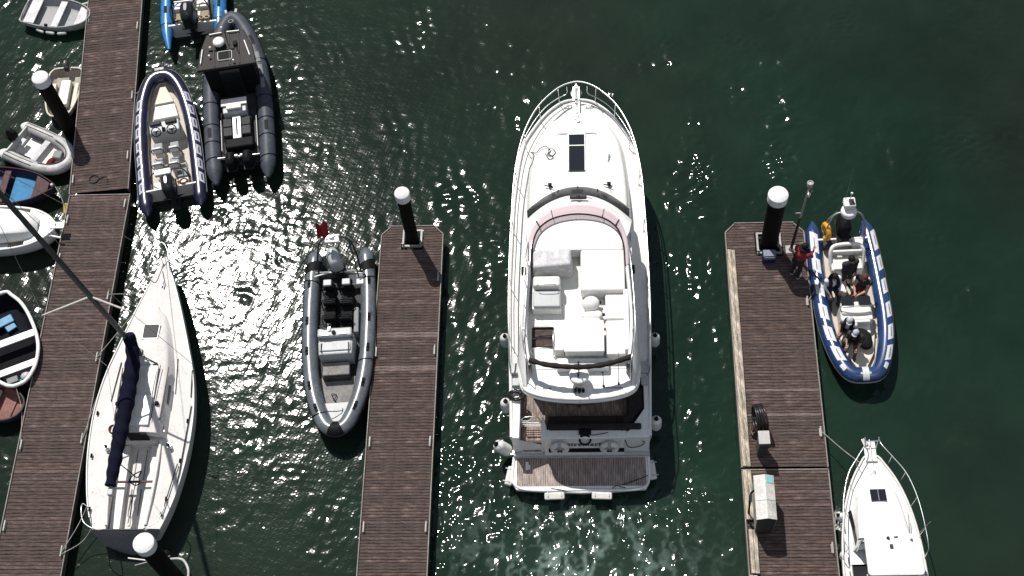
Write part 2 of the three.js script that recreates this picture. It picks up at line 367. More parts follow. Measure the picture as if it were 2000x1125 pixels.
// ---------------------------------------------------------------- floating jetties: planks, edge beams, floats, cleats
const plankMats = [];
for (let i = 0; i < 9; i++) {
  const f = [0.78, 0.90, 1.0, 1.06, 1.15, 0.95, 1.3, 0.85, 1.02][i], warm = [0, 1, 0, 2, 1, 0, 1, 2, 3][i] * 0.02;
  const t = woodTex.clone(); t.offset.set(i * 0.37, i * 0.23); t.needsUpdate = true;
  plankMats.push(M(0.215 * f * (1 + warm), 0.160 * f, 0.150 * f * (1 - warm), 0.85, { map: t }));
}
const plankPale = M(0.36, 0.28, 0.26, 0.85, { map: woodTex });
const beamMat = M(0.20, 0.175, 0.155, 0.8, { map: woodTex });
const trimMat = M(0.34, 0.31, 0.28, 0.7, { map: wornTex });
const floatMat = M(0.028, 0.028, 0.028, 0.85, { map: wornTex });
const paleTimber = M(0.86, 0.76, 0.62, 0.8, { map: teakTex });
const DECK = 0.5;
// plank geometry is shared between planks of one width: a chamfered board with shallow grooves along it
const plankGeos = {};
function plankGeo(w, d, variant) {
  const key = `${w.toFixed(3)}_${d}_${variant}`;
  if (!plankGeos[key]) {
    const h = 0.032, c = 0.006, prof = [[-d / 2, 0], [-d / 2, h - c], [-d / 2 + c, h], [-d * 0.16, h], [-d * 0.12, h - 0.005], [-d * 0.04, h - 0.005], [0, h], [d * 0.16, h], [d * 0.2, h - 0.005], [d * 0.28, h - 0.005], [d * 0.32, h], [d / 2 - c, h], [d / 2, h - c], [d / 2, 0]];
    const rows = [-w / 2, w / 2].map((x) => prof.map(([z, y]) => [x, y, z]));
    const g = toCreasedNormals(grid(rows, true, true, true), 0.3);
    plankGeos[key] = clean(g);
  }
  return plankGeos[key];
}
function jetty(name, label, { x0, x1, z0, z1, pitch = 0.1, gap = 0.014, chamfer = 0, pale = [], hole, pos = [0, 0, 0], turn = 0, cleats = [], endTrim = true }) {
  const t = thing(name, label, 'jetty', pos, turn, 'timber floating jetties');
  const n = Math.floor((z1 - z0) / pitch), d = pitch - gap;
  for (let i = 0; i < n; i++) {
    const z = z0 + (i + 0.5) * pitch, ch = chamfer && z - z0 < chamfer ? chamfer - (z - z0) : 0;
    let spans = [[x0 + ch + 0.05, x1 - ch - 0.05]];
    if (hole && Math.abs(z - hole[1]) < hole[2]) spans = [[x0 + ch + 0.05, hole[0] - hole[2]], [hole[0] + hole[2], x1 - ch - 0.05]];
    for (const [a, b] of spans) {
      const isPale = pale.includes(i);
      const m = new THREE.Mesh(plankGeo(b - a, d, 0), isPale ? plankPale : plankMats[Math.floor(rnd() * rnd() * 1.6 * plankMats.length) % plankMats.length]);
      m.name = 'plank'; m.position.set((a + b) / 2 + rr(-0.006, 0.006), DECK - 0.032 + rr(-0.003, 0.003), z); m.rotation.y = rr(-0.0025, 0.0025);
      m.castShadow = m.receiveShadow = true; t.add(m);
    }
  }
  const zm = (z0 + z1) / 2, L = z1 - z0;
  for (const [x, s] of [[x0, -1], [x1, 1]]) {
    const zs = z0 + chamfer, l = z1 - zs;
    part(t, 'edge_beam', [box(0.05, 0.20, l - 0.01, x - s * 0.023, DECK - 0.105, zs + l / 2)], beamMat);
    part(t, 'edge_trim', [rbox(0.03, 0.05, l - 0.02, 0.008, x - s * 0.016, DECK + 0.021, zs + l / 2)], trimMat, 'pale worn strip along the edge of the planks');
    if (chamfer) part(t, 'corner_trim', [bar([x - s * 0.02, DECK + 0.012, zs], [x - s * (chamfer), DECK + 0.012, z0 + 0.01], 0.022, 0.022, 6)], trimMat);
  }
  if (endTrim) {
    part(t, 'end_beam', [box(x1 - x0 - 2 * chamfer - 0.02, 0.19, 0.05, (x0 + x1) / 2, DECK - 0.107, z0 - 0.03)], beamMat);
    part(t, 'end_trim', [rbox(x1 - x0 - 2 * chamfer, 0.045, 0.03, 0.008, (x0 + x1) / 2, DECK + 0.016, z0 - 0.02)], trimMat);
  }
  part(t, 'bearer', [0.25, 0.5, 0.75].map((f) => box(0.08, 0.14, L - 0.3, x0 + (x1 - x0) * f, DECK - 0.034 - 0.075, zm)), beamMat);
  for (let z = z0 + 0.9; z < z1 - 0.5; z += 2.4) part(t, 'float', [rbox(x1 - x0 - 0.22, 0.62, 1.7, 0.06, (x0 + x1) / 2, 0.03, z + 0.3)], floatMat);
  for (const [cx, cz] of cleats) part(t, 'mooring_cleat', [rbox(0.05, 0.03, 0.34, 0.014, cx, DECK + 0.085, cz), bar([cx, DECK, cz - 0.07], [cx, DECK + 0.08, cz - 0.07], 0.018), bar([cx, DECK, cz + 0.07], [cx, DECK + 0.08, cz + 0.07], 0.018), rbox(0.08, 0.014, 0.26, 0.005, cx, DECK + 0.012, cz)], galv);
  return t;
}
const midJetty = jetty('jetty', 'narrow brown plank jetty between the grey inflatable and the big white yacht', { x0: -4.32, x1: -2.25, z0: -2.1, z1: 12.4, pitch: 0.098, chamfer: 0.3, hole: [-3.27, -1.62, 0.36], pale: [40, 41, 52, 53], cleats: [[-2.36, -0.15], [-4.2, 2.55], [-2.36, 2.5], [-4.2, 5.6], [-2.36, 5.6], [-4.2, 8.3], [-2.36, 8.3]] });
const rightJetty = jetty('jetty', 'wide plank jetty section carrying the lamp pole and the grey pedestal box', { x0: 6.92, x1: 9.47, z0: -1.98, z1: 6.52, pitch: 0.102, chamfer: 0.32, hole: [8.3, -1.2, 0.44], pale: [58, 66], cleats: [[9.34, 5.4], [9.34, 0.95]] });
const rightJetty2 = jetty('jetty', 'plank jetty section beneath the pale fuel dispenser beside the small motor boat', { x0: 6.92, x1: 9.47, z0: 6.6, z1: 12.6, pitch: 0.102, endTrim: true, cleats: [[9.34, 9.0]] });
const leftJetty2 = jetty('jetty', 'long plank jetty section alongside the moored white sailing boat', { x0: -15.14, x1: -13.02, z0: -3.58, z1: 12.4, pitch: 0.116, cleats: [[-13.14, -3.2], [-13.14, 0.35], [-13.14, 2.6], [-13.14, 5.4], [-13.14, 9.0], [-15.02, -2.6], [-15.02, -1.1], [-15.02, 5.6], [-15.02, 8.2]] });
const leftJetty = jetty('jetty', 'plank jetty section at top left beside the navy inflatable boat', { x0: -1.03, x1: 1.03, z0: -12.0, z1: 0, pitch: 0.116, pos: [-14.14, 0, -3.72], turn: 0.0925, cleats: [[0.92, -7.2], [0.92, -4.0], [0.92, -1.4], [-0.92, -0.6]] });

// pale fender timbers on the outer edge of the wide jetty
for (const [z0, z1, x, p, lab] of [[-0.95, 6.5, 7.06, rightJetty, 'long pale timber rail'], [6.62, 8.15, 7.06, rightJetty2, 'pale timber rail'], [8.45, 9.75, 7.1, rightJetty2, 'short pale timber rail'], [9.8, 12.5, 7.02, rightJetty2, 'pale timber rail']])
  for (const k of [0, 1]) part(p, 'rail_timber', [rbox(0.115, 0.13 - k * 0.04, z1 - z0, 0.012, x + k * 0.125 - 0.05, DECK + 0.068 - k * 0.02, (z0 + z1) / 2)], paleTimber, lab);

// ---------------------------------------------------------------- mooring piles with white caps
const pileMat = M(0.009, 0.0075, 0.008, 0.75, { map: wornTex, specularIntensity: 0.25 }), capMat = M(0.80, 0.81, 0.81, 0.45);
function pile(label, x, z, top, r, bracket) {
  const t = thing('mooring_pile', label, 'pile', [x, 0, z], 0, 'black mooring piles with white caps');
  part(t, 'shaft', [cyl(r, r, top - 0.25 + 1.5, 0, (top - 0.25 - 1.5) / 2, 0, 28)], pileMat);
  part(t, 'cap', [new THREE.LatheGeometry([[r + 0.035, -0.30], [r + 0.04, -0.02], [r + 0.02, 0.02], [r * 0.55, 0.075], [0.001, 0.10]].map((p) => new THREE.Vector2(...p)), 28).translate(0, top - 0.1, 0)], capMat);
  if (bracket) part(t, 'pile_guide', [box(2 * r + 0.24, 0.07, 0.06, 0, DECK + 0.045, -r - 0.09), box(2 * r + 0.24, 0.07, 0.06, 0, DECK + 0.045, r + 0.09), box(0.06, 0.07, 2 * r + 0.12, -r - 0.09, DECK + 0.046, 0), box(0.06, 0.07, 2 * r + 0.12, r + 0.09, DECK + 0.046, 0), cyl(0.035, 0.035, 0.16, r + 0.09, DECK + 0.09, r + 0.05, 10), cyl(0.035, 0.035, 0.16, -r - 0.09, DECK + 0.09, r + 0.05, 10)], galv);
  return t;
}
pile('white-capped black pile rising through the end of the narrow middle jetty', -3.27, -1.62, 3.36, 0.205, true);
pile('thick white-capped black pile above the blue box on the wide jetty', 8.3, -1.2, 3.5, 0.275, true);
pile('white-capped black pile between the cream tender and the grey inflatable dinghy', -15.78, -6.62, 3.25, 0.25, false);
pile('white-capped black pile at the stern of the sailing boat', -9.74, 9.72, 3.45, 0.265, false);

// ---------------------------------------------------------------- the flybridge yacht (bow to -z)
const YX = 2.2;
const yacht = thing('motor_yacht', 'large white flybridge motor yacht with teak swim platform between the jetties', 'yacht', [YX, 0, 0]);
{
  const t = yacht;
  const tab = [[-5.97, 0.02, 2.06, 1.2], [-5.95, 0.25, 2.06, 1.0], [-5.88, 0.50, 2.06, 0.75], [-5.74, 0.72, 2.05, 0.5], [-5.5, 0.99, 2.04, 0.2], [-5.05, 1.34, 2.02, -0.2], [-4.2, 1.79, 1.97, -0.5], [-2.4, 2.05, 1.88, -0.6], [-1, 2.12, 1.82, -0.6], [1, 2.17, 1.74, -0.6], [2.6, 2.15, 1.68, -0.6], [4.1, 2.10, 1.62, -0.55], [5.95, 2.05, 1.56, -0.5]];
  const hull = part(t, 'hull', [hullSkin(tab, { n: 70, sec: 11, full: 0.5, pow: 1.8 })], white);
  const deckTab = tab.filter((r) => r[0] < 4.05).concat([[4.05, 2.10, 1.62, 0]]);
  part(t, 'side_deck', [deckSkin(deckTab, { n: 60, inset: 0.05, camber: 0.04, dy: -0.05, pow: 1.8, m: 14 })], whiteDeck);
  const gun = []; for (let i = 60; i >= 0; i--) { const z = -5.97 + 11.9 * Math.pow(i / 60, 1.8), [b, y] = lerpTable(tab, z); gun.push([-b + 0.02, y + 0.015, z]); }
  const gunR = gun.slice(0, -1).reverse().map((p) => [-p[0], p[1], p[2]]);
  part(t, 'gunwale', [rope([...gun, ...gunR], 0.05, 220)], white);
  for (const s of [-1, 1]) part(t, 'rubbing_strake', [rope(Array.from({ length: 30 }, (_, i) => { const z = -5.4 + 11.2 * i / 29, [b, y] = lerpTable(tab, z); return [s * (b + 0.005), y - 0.42, z]; }), 0.035, 60)], lightGrey);
  // foredeck trunk with its two dark hatches
  const tr = part(t, 'coachroof', [trunk([[-5.42, 0.05, 2.03, 2.0], [-5.38, 0.35, 2.06, 2.0], [-5.25, 0.68, 2.09, 2.0], [-4.9, 1.08, 2.15, 1.98], [-4.2, 1.42, 2.25, 1.94], [-3, 1.60, 2.40, 1.88], [-1.9, 1.66, 2.52, 1.83], [-1.2, 1.66, 2.55, 1.8]], { n: 50, lean: 0.16, camber: 0.09, edge: 0.12, pow: 1.5 })], white);
  part(tr, 'deck_hatch', [rbox(0.50, 0.05, 0.44, 0.02, -0.03, 2.395, -4.12, 0, -0.125)], glassDark, 'smaller dark deck hatch');
  part(tr, 'skylight', [rbox(0.50, 0.05, 1.06, 0.02, -0.03, 2.492, -3.32, 0, -0.115)], glassDark, 'long dark skylight');
  part(tr, 'hatch_surround', [rbox(0.58, 0.03, 1.70, 0.012, -0.03, 2.435, -3.66, 0, -0.117)], white);
  part(tr, 'seam_moulding', [rbox(1.3, 0.015, 0.035, 0.006, -0.03, 2.325, -4.43)], lightGrey);
  part(tr, 'deck_bracket', [box(0.05, 0.04, 0.42, 0.99, 2.405, -3.3, -0.12, 0.1)], midGrey);
  for (const s of [-1, 1]) part(tr, 'mooring_cleat', [rbox(0.25, 0.03, 0.035, 0.012, s * 0.36, 2.12, -5.70, s * 0.15), bar([s * 0.30, 2.02, -5.7], [s * 0.30, 2.12, -5.7], 0.014), bar([s * 0.42, 2.02, -5.68], [s * 0.42, 2.12, -5.68], 0.014)], chrome);
  // anchor gear at the stem
  const an = part(t, 'anchor_roller', [box(0.05, 0.10, 1.15, -0.12, 2.14, -5.85), box(0.05, 0.10, 1.15, 0.05, 2.14, -5.85), box(0.16, 0.03, 1.15, -0.035, 2.09, -5.85), cyl(0.06, 0.06, 0.14, -0.035, 2.15, -6.38, 12, 0, 0, Math.PI / 2)], chrome);
  part(an, 'anchor', [bar([-0.035, 2.17, -6.5], [-0.035, 2.2, -5.7], 0.03), grid([[[-0.24, 2.02, -6.3], [-0.035, 2.1, -6.62], [0.17, 2.02, -6.3]], [[-0.16, 1.95, -6.15], [-0.035, 2.13, -6.35], [0.09, 1.95, -6.15]]])], steel);
  part(t, 'windlass', [rbox(0.16, 0.10, 0.2, 0.03, -0.03, 2.2, -5.15), cyl(0.07, 0.06, 0.12, 0.02, 2.24, -4.98, 14), rbox(0.22, 0.03, 0.06, 0.01, -0.13, 2.2, -4.86)], chrome);
  part(t, 'anchor_chain', [rope([[-0.03, 2.2, -5.6], [-0.02, 2.2, -5.35], [-0.04, 2.23, -5.15]], 0.018, 20)], steel);
  // pulpit and side rails
  const rail = [[0.0, 2.75, -6.2], [-0.38, 2.75, -6.1], [-0.72, 2.75, -5.87], [-1.28, 2.74, -5.22], [-1.72, 2.73, -4.2], [-1.98, 2.70, -2.8], [-2.08, 2.62, -1.05], [-2.13, 2.52, 1.0], [-2.11, 2.42, 2.9], [-2.08, 2.1, 3.75], [-2.06, 1.65, 3.95]];
  const railL = rail, railR = rail.slice(1).map((p) => [-p[0], p[1], p[2]]);
  part(t, 'top_rail', [rope([...railL.slice().reverse(), ...railR], 0.026, 200, false, 8)], chrome);
  const mid = [[-0.34, 2.70, -6.05], [-0.35, 2.40, -5.98], [-0.62, 2.38, -5.82], [-1.0, 2.38, -5.5], [-1.42, 2.36, -4.9], [-1.80, 2.33, -4.0], [-2.04, 2.28, -2.4], [-2.11, 2.2, -0.6], [-2.15, 2.12, 1.2], [-2.12, 2.05, 2.95]];
  for (const s of [1, -1]) part(t, 'mid_rail', [rope(mid.map((p) => [p[0] * s, p[1], p[2]]), 0.016, 110, false, 6)], chrome);
  for (const s of [-1, 1]) for (const [x, z, yt] of [[0.62, -5.88, 2.74], [1.24, -5.2, 2.74], [1.70, -4.1, 2.72], [1.97, -2.7, 2.69], [2.07, -1.0, 2.62], [2.12, 1.0, 2.52], [2.10, 2.9, 2.41]])
    part(t, 'stanchion', [bar([s * (x - 0.03), lerpTable(tab, z)[1] - 0.05, z + 0.04], [s * x, yt, z], 0.014)], chrome);
  // deckhouse, windscreen, brow
  const arc = (zc, zs, w, y, n = 24, p = 2.1) => Array.from({ length: n + 1 }, (_, i) => { const u = i / n * 2 - 1; return [u * w, y, zc + (zs - zc) * Math.pow(Math.abs(u), p)]; });
  const houseOut = [...arc(-2.16, -1.3, 1.60, 0).map((p) => [p[0], p[2]]), [1.62, 1.5], [1.60, 4.12], [-1.60, 4.12], [-1.62, 1.5]];
  part(t, 'deckhouse', [slab(houseOut, 1.6, 2.58), slab([...arc(-1.40, -0.5, 1.50, 0).map((p) => [p[0], p[2]]), [1.56, 1.5], [1.52, 4.1], [-1.52, 4.1], [-1.56, 1.5]], 2.58, 3.12)], white);
  const ws = part(t, 'windscreen', [grid([arc(-2.17, -1.31, 1.60, 2.585), arc(-1.86, -0.98, 1.575, 2.84), arc(-1.5, -0.62, 1.545, 3.06)])], M(0.016, 0.016, 0.018, 0.2, { map: null }), 'dark curved saloon windscreen');
  for (const x of [-0.62, 0.0, 0.62]) part(ws, 'pillar', [bar([x, 2.60, -2.165 + 0.86 * Math.pow(Math.abs(x) / 1.6, 2.1)], [x, 3.05, -1.5 + 0.84 * Math.pow(Math.abs(x) / 1.55, 2.1)], 0.02)], black);
  for (const s of [-1, 1]) part(t, 'wiper', [bar([s * 0.93 - 0.12, 2.62, -2.22], [s * 0.93 + 0.16, 2.66, -2.12], 0.018), box(0.12, 0.06, 0.09, s * 0.93 + 0.05, 2.63, -2.24), bar([s * 0.93, 2.66, -2.2], [s * 0.93 + 0.1, 2.72, -2.0], 0.01)], black);
  for (const s of [-1, 1]) part(t, 'side_window', [box(0.02, 0.42, 1.5, s * 1.585, 2.84, 0.6), box(0.02, 0.42, 1.3, s * 1.575, 2.84, 2.3)], glassDark);
  part(t, 'saloon_door', [box(2.5, 1.75, 0.02, 0, 2.0, 4.14)], glassDark);
  part(t, 'brow', [grid([arc(-1.40, -0.5, 1.53, 3.03), arc(-1.52, -0.60, 1.60, 3.06), arc(-1.50, -0.56, 1.63, 3.13), arc(-1.30, -0.40, 1.63, 3.30), arc(-1.05, -0.15, 1.60, 3.50), arc(-0.80, 0.25, 1.53, 3.70), arc(-0.62, 0.4, 1.46, 3.73)])], white);
  // flybridge: floor, curved coaming and raked tinted screen
  const fo = [[1.44, 4.75], [1.55, 4.0], [1.58, 3.0], [1.50, 1.6], [1.46, 0.6], [1.26, -0.05], [0.82, -0.46], [0, -0.64]];
  const foFull = smooth(mirror(fo).map((p) => [p[0], p[1], 0]), 72).map((p) => [p[0], p[1]]);
  const inset = (pts, d) => pts.map((p, i) => { const a = pts[Math.max(0, i - 1)], b = pts[Math.min(pts.length - 1, i + 1)], tx = b[0] - a[0], tz = b[1] - a[1], l = Math.hypot(tx, tz) || 1; return [p[0] + tz / l * -d * -1, p[1] - tx / l * -d * -1]; });
  const fin = inset(foFull, -0.11).map((p) => p), probe = Math.abs(fin[10][0]) < Math.abs(foFull[10][0]) ? fin : inset(foFull, 0.11);
  const fout = Math.abs(fin[10][0]) < Math.abs(foFull[10][0]) ? inset(foFull, 0.14) : inset(foFull, -0.14);
  const cy = (p) => 3.93 - 0.22 * Math.max(0, Math.min(1, (0.55 - p[1]) / 0.8));
  part(t, 'flybridge_coaming', [grid([fout.map((p) => [p[0], 3.12, p[1]]), foFull.map((p) => [p[0], 3.55, p[1]]), foFull.map((p) => [p[0], cy(p), p[1]]), foFull.map((p, i) => [(p[0] + probe[i][0]) / 2, cy(p) + 0.035, (p[1] + probe[i][1]) / 2]), probe.map((p) => [p[0], cy(p), p[1]]), probe.map((p) => [p[0], 3.36, p[1]])])], white);
  part(t, 'flybridge_floor', [plate([...mirror([[1.64, 4.6], [1.64, 1.5], [1.60, 0.5], [1.45, -0.25], [0.9, -0.72], [0, -0.85]])], [rectP(-1.37, -0.72, 3.22, 4.2, 0.06)], 3.10, 3.36)], whiteDeck);
  const aft = smooth([[-1.70, 3.9, 0], [-1.72, 4.7, 0], [-1.60, 5.2, 0], [-1.2, 5.42, 0], [0, 5.56, 0], [1.2, 5.42, 0], [1.60, 5.2, 0], [1.72, 4.7, 0], [1.70, 3.9, 0]], 48).map((p) => [p[0], p[1]]);
  part(t, 'aft_overhang', [slab(aft, 3.10, 3.34, 0.05)], white);
  part(t, 'overhang_lip', [rope(aft.slice(4, -4).map((p) => [p[0] * 0.985, 3.20, p[1] - 0.02]), 0.07, 70)], white);
  for (const s of [-1, 1]) part(t, 'overhang_wing', [grid([[[s * 1.50, 3.95, 3.2], [s * 1.52, 3.9, 4.4], [s * 1.50, 3.35, 5.15]], [[s * 1.66, 3.75, 3.2], [s * 1.70, 3.6, 4.4], [s * 1.60, 3.3, 5.22]], [[s * 1.72, 3.3, 3.2], [s * 1.76, 3.2, 4.4], [s * 1.62, 3.15, 5.24]]])], white);
  const pink = M(0.75, 0.62, 0.66, 0.15, { map: null, transmission: 0.45, thickness: 0 });
  const topL = probe.slice(16, 57), frontIdx = foFull.slice(16, 57);
  const rake = topL.map((p, i) => { const u = Math.abs(i / 40 * 2 - 1), k = 1 - 0.75 * u * u; return [p[0] * (1 - 0.02 * k), 3.97 + 0.06 * k, p[1] + 0.30 * k]; });
  const foot = frontIdx.map((p) => [p[0] * 1.0, cy(p) + 0.03, p[1] - 0.12 * Math.max(0, Math.min(1, (0.5 - p[1]) / 0.8))]);
  const fs = part(t, 'flybridge_screen', [grid([foot, foot.map((p, i) => [(p[0] + rake[i][0]) / 2, (p[1] + rake[i][1]) / 2 + 0.03, (p[2] + rake[i][2]) / 2]), rake])], pink, 'tinted flybridge wind deflector');
  part(fs, 'screen_trim', [rope(rake, 0.026, 80)], brownCloth);
  for (const k of [10, 15, 25, 30]) part(fs, 'screen_strut', [bar([foot[k][0], foot[k][1] + 0.03, foot[k][2] + 0.03], [rake[k][0], rake[k][1] + 0.02, rake[k][2] - 0.03], k === 10 || k === 30 ? 0.022 : 0.012)], darkGrey);
  part(t, 'searchlight', [rbox(0.52, 0.12, 0.15, 0.03, 0.02, 3.62, -1.12), ball(0.06, 0.02, 3.72, -1.06)], darkGrey);
  for (const s of [-1, 1]) part(t, 'horn', [bar([s * 0.44, 3.58, -1.07], [s * 0.28, 3.6, -1.1], 0.022, 0.012)], steel);
  for (const s of [-1, 1]) part(t, 'navigation_light', [rbox(0.13, 0.16, 0.24, 0.03, s * 1.60, 3.86, 1.62)], black);
  for (const s of [-1, 1]) part(t, 'flybridge_rail', [rope([[s * 1.47, 3.98, 0.7], [s * 1.52, 4.22, 1.3], [s * 1.60, 4.26, 2.8], [s * 1.60, 4.2, 3.9], [s * 1.50, 4.0, 4.6]], 0.018, 50), ...[1.3, 2.1, 2.9, 3.7].map((z) => bar([s * 1.52, 3.9, z], [s * 1.57, 4.22, z], 0.012))], chrome);
  // on the flybridge
  const cg = new RoundedBoxGeometry(1.12, 0.72, 0.66, 8, 0.10);
  { const p = cg.attributes.position; for (let i = 0; i < p.count; i++) { const x = p.getX(i), y = p.getY(i), z = p.getZ(i), w = (fbm(x * 3 + 9, z * 3 + y * 2 + 5, 140, 3) - 0.5); p.setXYZ(i, x * (1 + (0.3 - y) * 0.10) + w * 0.05, y + w * 0.10 + (y > 0 ? -0.10 * Math.abs(x) + 0.14 * z : 0), z * (1 + (0.3 - y) * 0.18) + w * 0.12 - x * 0.08); } cg.computeVertexNormals(); }
  part(t, 'helm_cover', [cg.translate(-0.76, 3.76, 1.28)], whiteCloth, 'rumpled white canvas over the helm');
  const seat = part(t, 'helm_seat', [rbox(0.84, 0.34, 1.0, 0.04, -0.93, 3.53, 2.32)], white);
  part(seat, 'backrest', [rbox(0.80, 0.50, 0.36, 0.08, -0.92, 3.72, 2.02)], offWhite);
  part(seat, 'cushion', [rbox(0.80, 0.10, 0.56, 0.05, -0.92, 3.73, 2.5)], lightGrey, 'pale grey seat cushion');
  part(seat, 'grab_rail', [rope([[-1.2, 3.98, 2.2], [-1.18, 4.04, 2.2], [-0.66, 4.04, 2.2], [-0.64, 3.98, 2.2]], 0.014, 24)], steel);
  part(t, 'dashboard', [slab(smooth(mirror([[1.33, 0.92], [1.32, 0.5], [1.12, 0.08], [0.72, -0.26], [0, -0.42]]).map((p) => [p[0], p[1], 0]), 40).map((p) => [p[0], p[1]]), 3.4, 3.86, 0.03)], white, 'smooth white moulding behind the wind deflector');
  part(t, 'sun_pad', [rbox(1.30, 0.5, 1.56, 0.09, 0.72, 3.585, 1.52)], white, 'white sun pad');
  part(t, 'bench', [rbox(0.64, 0.40, 0.82, 0.06, 1.10, 3.54, 2.78), rbox(0.64, 0.40, 1.12, 0.06, 1.10, 3.54, 3.78), rbox(0.16, 0.30, 2.0, 0.06, 1.38, 3.80, 3.3)], white, 'white bench along the side');
  part(t, 'table', [rbox(1.14, 0.07, 1.02, 0.03, 0.16, 3.93, 3.84), rbox(1.10, 0.30, 0.98, 0.05, 0.16, 3.76, 3.84), cyl(0.07, 0.09, 0.3, 0.16, 3.5, 3.84)], white, 'covered white table');
  part(t, 'locker', [rbox(0.30, 0.42, 1.0, 0.05, -0.56, 3.55, 3.7), rbox(1.5, 0.26, 0.34, 0.06, 0.1, 3.47, 4.52)], white);
  const hw = part(t, 'stair_opening', [box(0.66, 0.02, 1.0, -1.045, 3.06, 3.71), box(0.03, 0.3, 1.0, -1.365, 3.2, 3.71), box(0.03, 0.3, 1.0, -0.725, 3.2, 3.71), box(0.66, 0.3, 0.03, -1.045, 3.2, 3.22), box(0.66, 0.3, 0.03, -1.045, 3.2, 4.2)], M(0.10, 0.075, 0.075, 0.8, { map: clothTex }), 'brown opening over the stairs');
  part(hw, 'stair_tread', [0, 1, 2].map((k) => box(0.6, 0.03, 0.24, -1.045, 3.28 - k * 0.07, 3.4 + k * 0.27)), M(0.15, 0.11, 0.11, 0.8, { map: woodTex }));
  part(hw, 'handrail', [rope([[-0.74, 3.42, 3.55], [-0.73, 3.8, 3.6], [-0.73, 3.8, 4.1], [-0.74, 3.42, 4.17]], 0.016, 30), rope([[-1.36, 3.42, 4.17], [-1.35, 3.8, 4.17], [-0.75, 3.8, 4.17], [-0.74, 3.42, 4.17]], 0.016, 30), bar([-1.28, 3.6, 3.32], [-0.84, 3.6, 3.3], 0.014)], chrome);
  part(t, 'bimini_roll', [sweep([[-1.40, 4.02, 4.62], [-0.95, 4.05, 4.78], [-0.4, 4.06, 4.86], [0.2, 4.07, 4.88], [0.85, 4.06, 4.78], [1.48, 4.03, 4.56]], (s) => 0.075 + 0.012 * Math.sin(s * 43) * Math.sin(s * 17), { n: 80, seg: 12 }).geo], brownCloth, 'furled brown canvas awning');
  for (const s of [-1, 1]) part(t, 'bimini_frame', [rope([[s * 1.53, 3.9, 3.7], [s * 1.56, 4.05, 4.2], [s * 1.47, 4.1, 4.72], [s * 1.46, 3.4, 5.0]], 0.016, 30)], chrome);
  const mast = part(t, 'radar_mast', [rbox(0.30, 0.16, 0.24, 0.04, 0, 3.42, 5.12), cyl(0.07, 0.06, 0.3, 0, 3.5, 5.08)], offWhite);
  part(mast, 'radar_dome', [new THREE.LatheGeometry([[0.001, -0.12], [0.22, -0.11], [0.285, -0.05], [0.285, 0.03], [0.24, 0.09], [0.001, 0.12]].map((p) => new THREE.Vector2(...p)), 28).translate(0, 3.72, 4.98)], white);
  part(mast, 'light_pole', [bar([0, 3.8, 4.98], [0.0, 4.55, 4.98], 0.017), ball(0.035, 0, 4.57, 4.98), rbox(0.05, 0.07, 0.1, 0.015, -0.02, 3.86, 5.05)], darkGrey);
  part(mast, 'horn_cluster', [cyl(0.05, 0.05, 0.1, -0.12, 3.44, 5.32), cyl(0.05, 0.05, 0.13, 0.0, 3.46, 5.33), cyl(0.045, 0.045, 0.1, 0.11, 3.44, 5.32), bar([-0.06, 3.42, 5.2], [-0.1, 3.52, 5.3], 0.02)], black);
  part(t, 'antenna', [bar([0.69, 3.34, 5.14], [0.67, 3.9, 4.98], 0.012), cyl(0.045, 0.012, 0.1, 0.69, 3.38, 5.14), bar([0.62, 3.9, 4.98], [0.7, 3.9, 4.98], 0.014)], darkGrey);
  part(t, 'whip_antenna', [bar([1.12, 3.34, 5.08], [1.10, 5.0, 4.85], 0.010, 0.005), cyl(0.035, 0.02, 0.12, 1.12, 3.39, 5.08)], darkGrey);
  part(t, 'deck_light', [rbox(0.25, 0.012, 0.04, 0.004, -0.92, 3.345, 5.2), rbox(0.55, 0.012, 0.03, 0.004, 0.95, 3.345, 5.2)], midGrey);
  // aft cockpit
  const slats = (x0, x1, z0, z1, y, w = 0.05) => { const o = []; for (let x = x0; x < x1 - w * 0.4; x += w) o.push(box(w - 0.008, 0.012, z1 - z0, x + w / 2, y, (z0 + z1) / 2)); return o; };
  const ck = part(t, 'cockpit_floor', [box(3.7, 0.06, 1.75, 0.03, 1.02, 5.0)], teakDark);
  const ckT = part(ck, 'teak_planking', slats(-1.76, 1.86, 4.16, 5.82, 1.056), teak); ckT.userData.kind = 'stuff';
  part(t, 'cockpit_side', [slab([[-2.05, 4.0], [-1.78, 4.0], [-1.78, 5.3], [-1.80, 5.97], [-2.02, 5.97]], 0.5, 1.60, 0.03)], white);
  part(t, 'cockpit_side', [slab([[1.88, 4.0], [2.05, 4.0], [2.02, 5.97], [1.30, 5.97], [1.30, 5.80], [1.42, 5.76], [1.88, 5.05]], 0.5, 1.62, 0.03)], white);
  for (const s of [-1, 1]) { part(t, 'side_locker', [rbox(0.30, 0.16, 0.36, 0.04, s * 1.93, 1.66, 3.75)], lightGrey); part(t, 'side_step', [rbox(0.22, 0.10, 0.26, 0.03, s * 1.92, 1.68, 4.2)], lightGrey); }
  part(t, 'transom', [slab([[-1.14, 5.30], [-1.08, 5.28], [-0.98, 5.70], [1.34, 5.74], [1.34, 5.99], [-1.16, 5.99]], 0.5, 1.60, 0.03)], white);
  const sofa = part(t, 'sofa', [rbox(2.75, 0.36, 0.5, 0.05, 0.42, 1.24, 5.43), rbox(2.72, 0.50, 0.16, 0.05, 0.42, 1.52, 5.66), slab([[1.30, 5.65], [1.86, 4.95], [1.86, 4.3], [1.40, 4.3], [1.40, 5.2], [1.2, 5.3]], 1.06, 1.50, 0.04)], brownCloth, 'dark brown corner sofa');
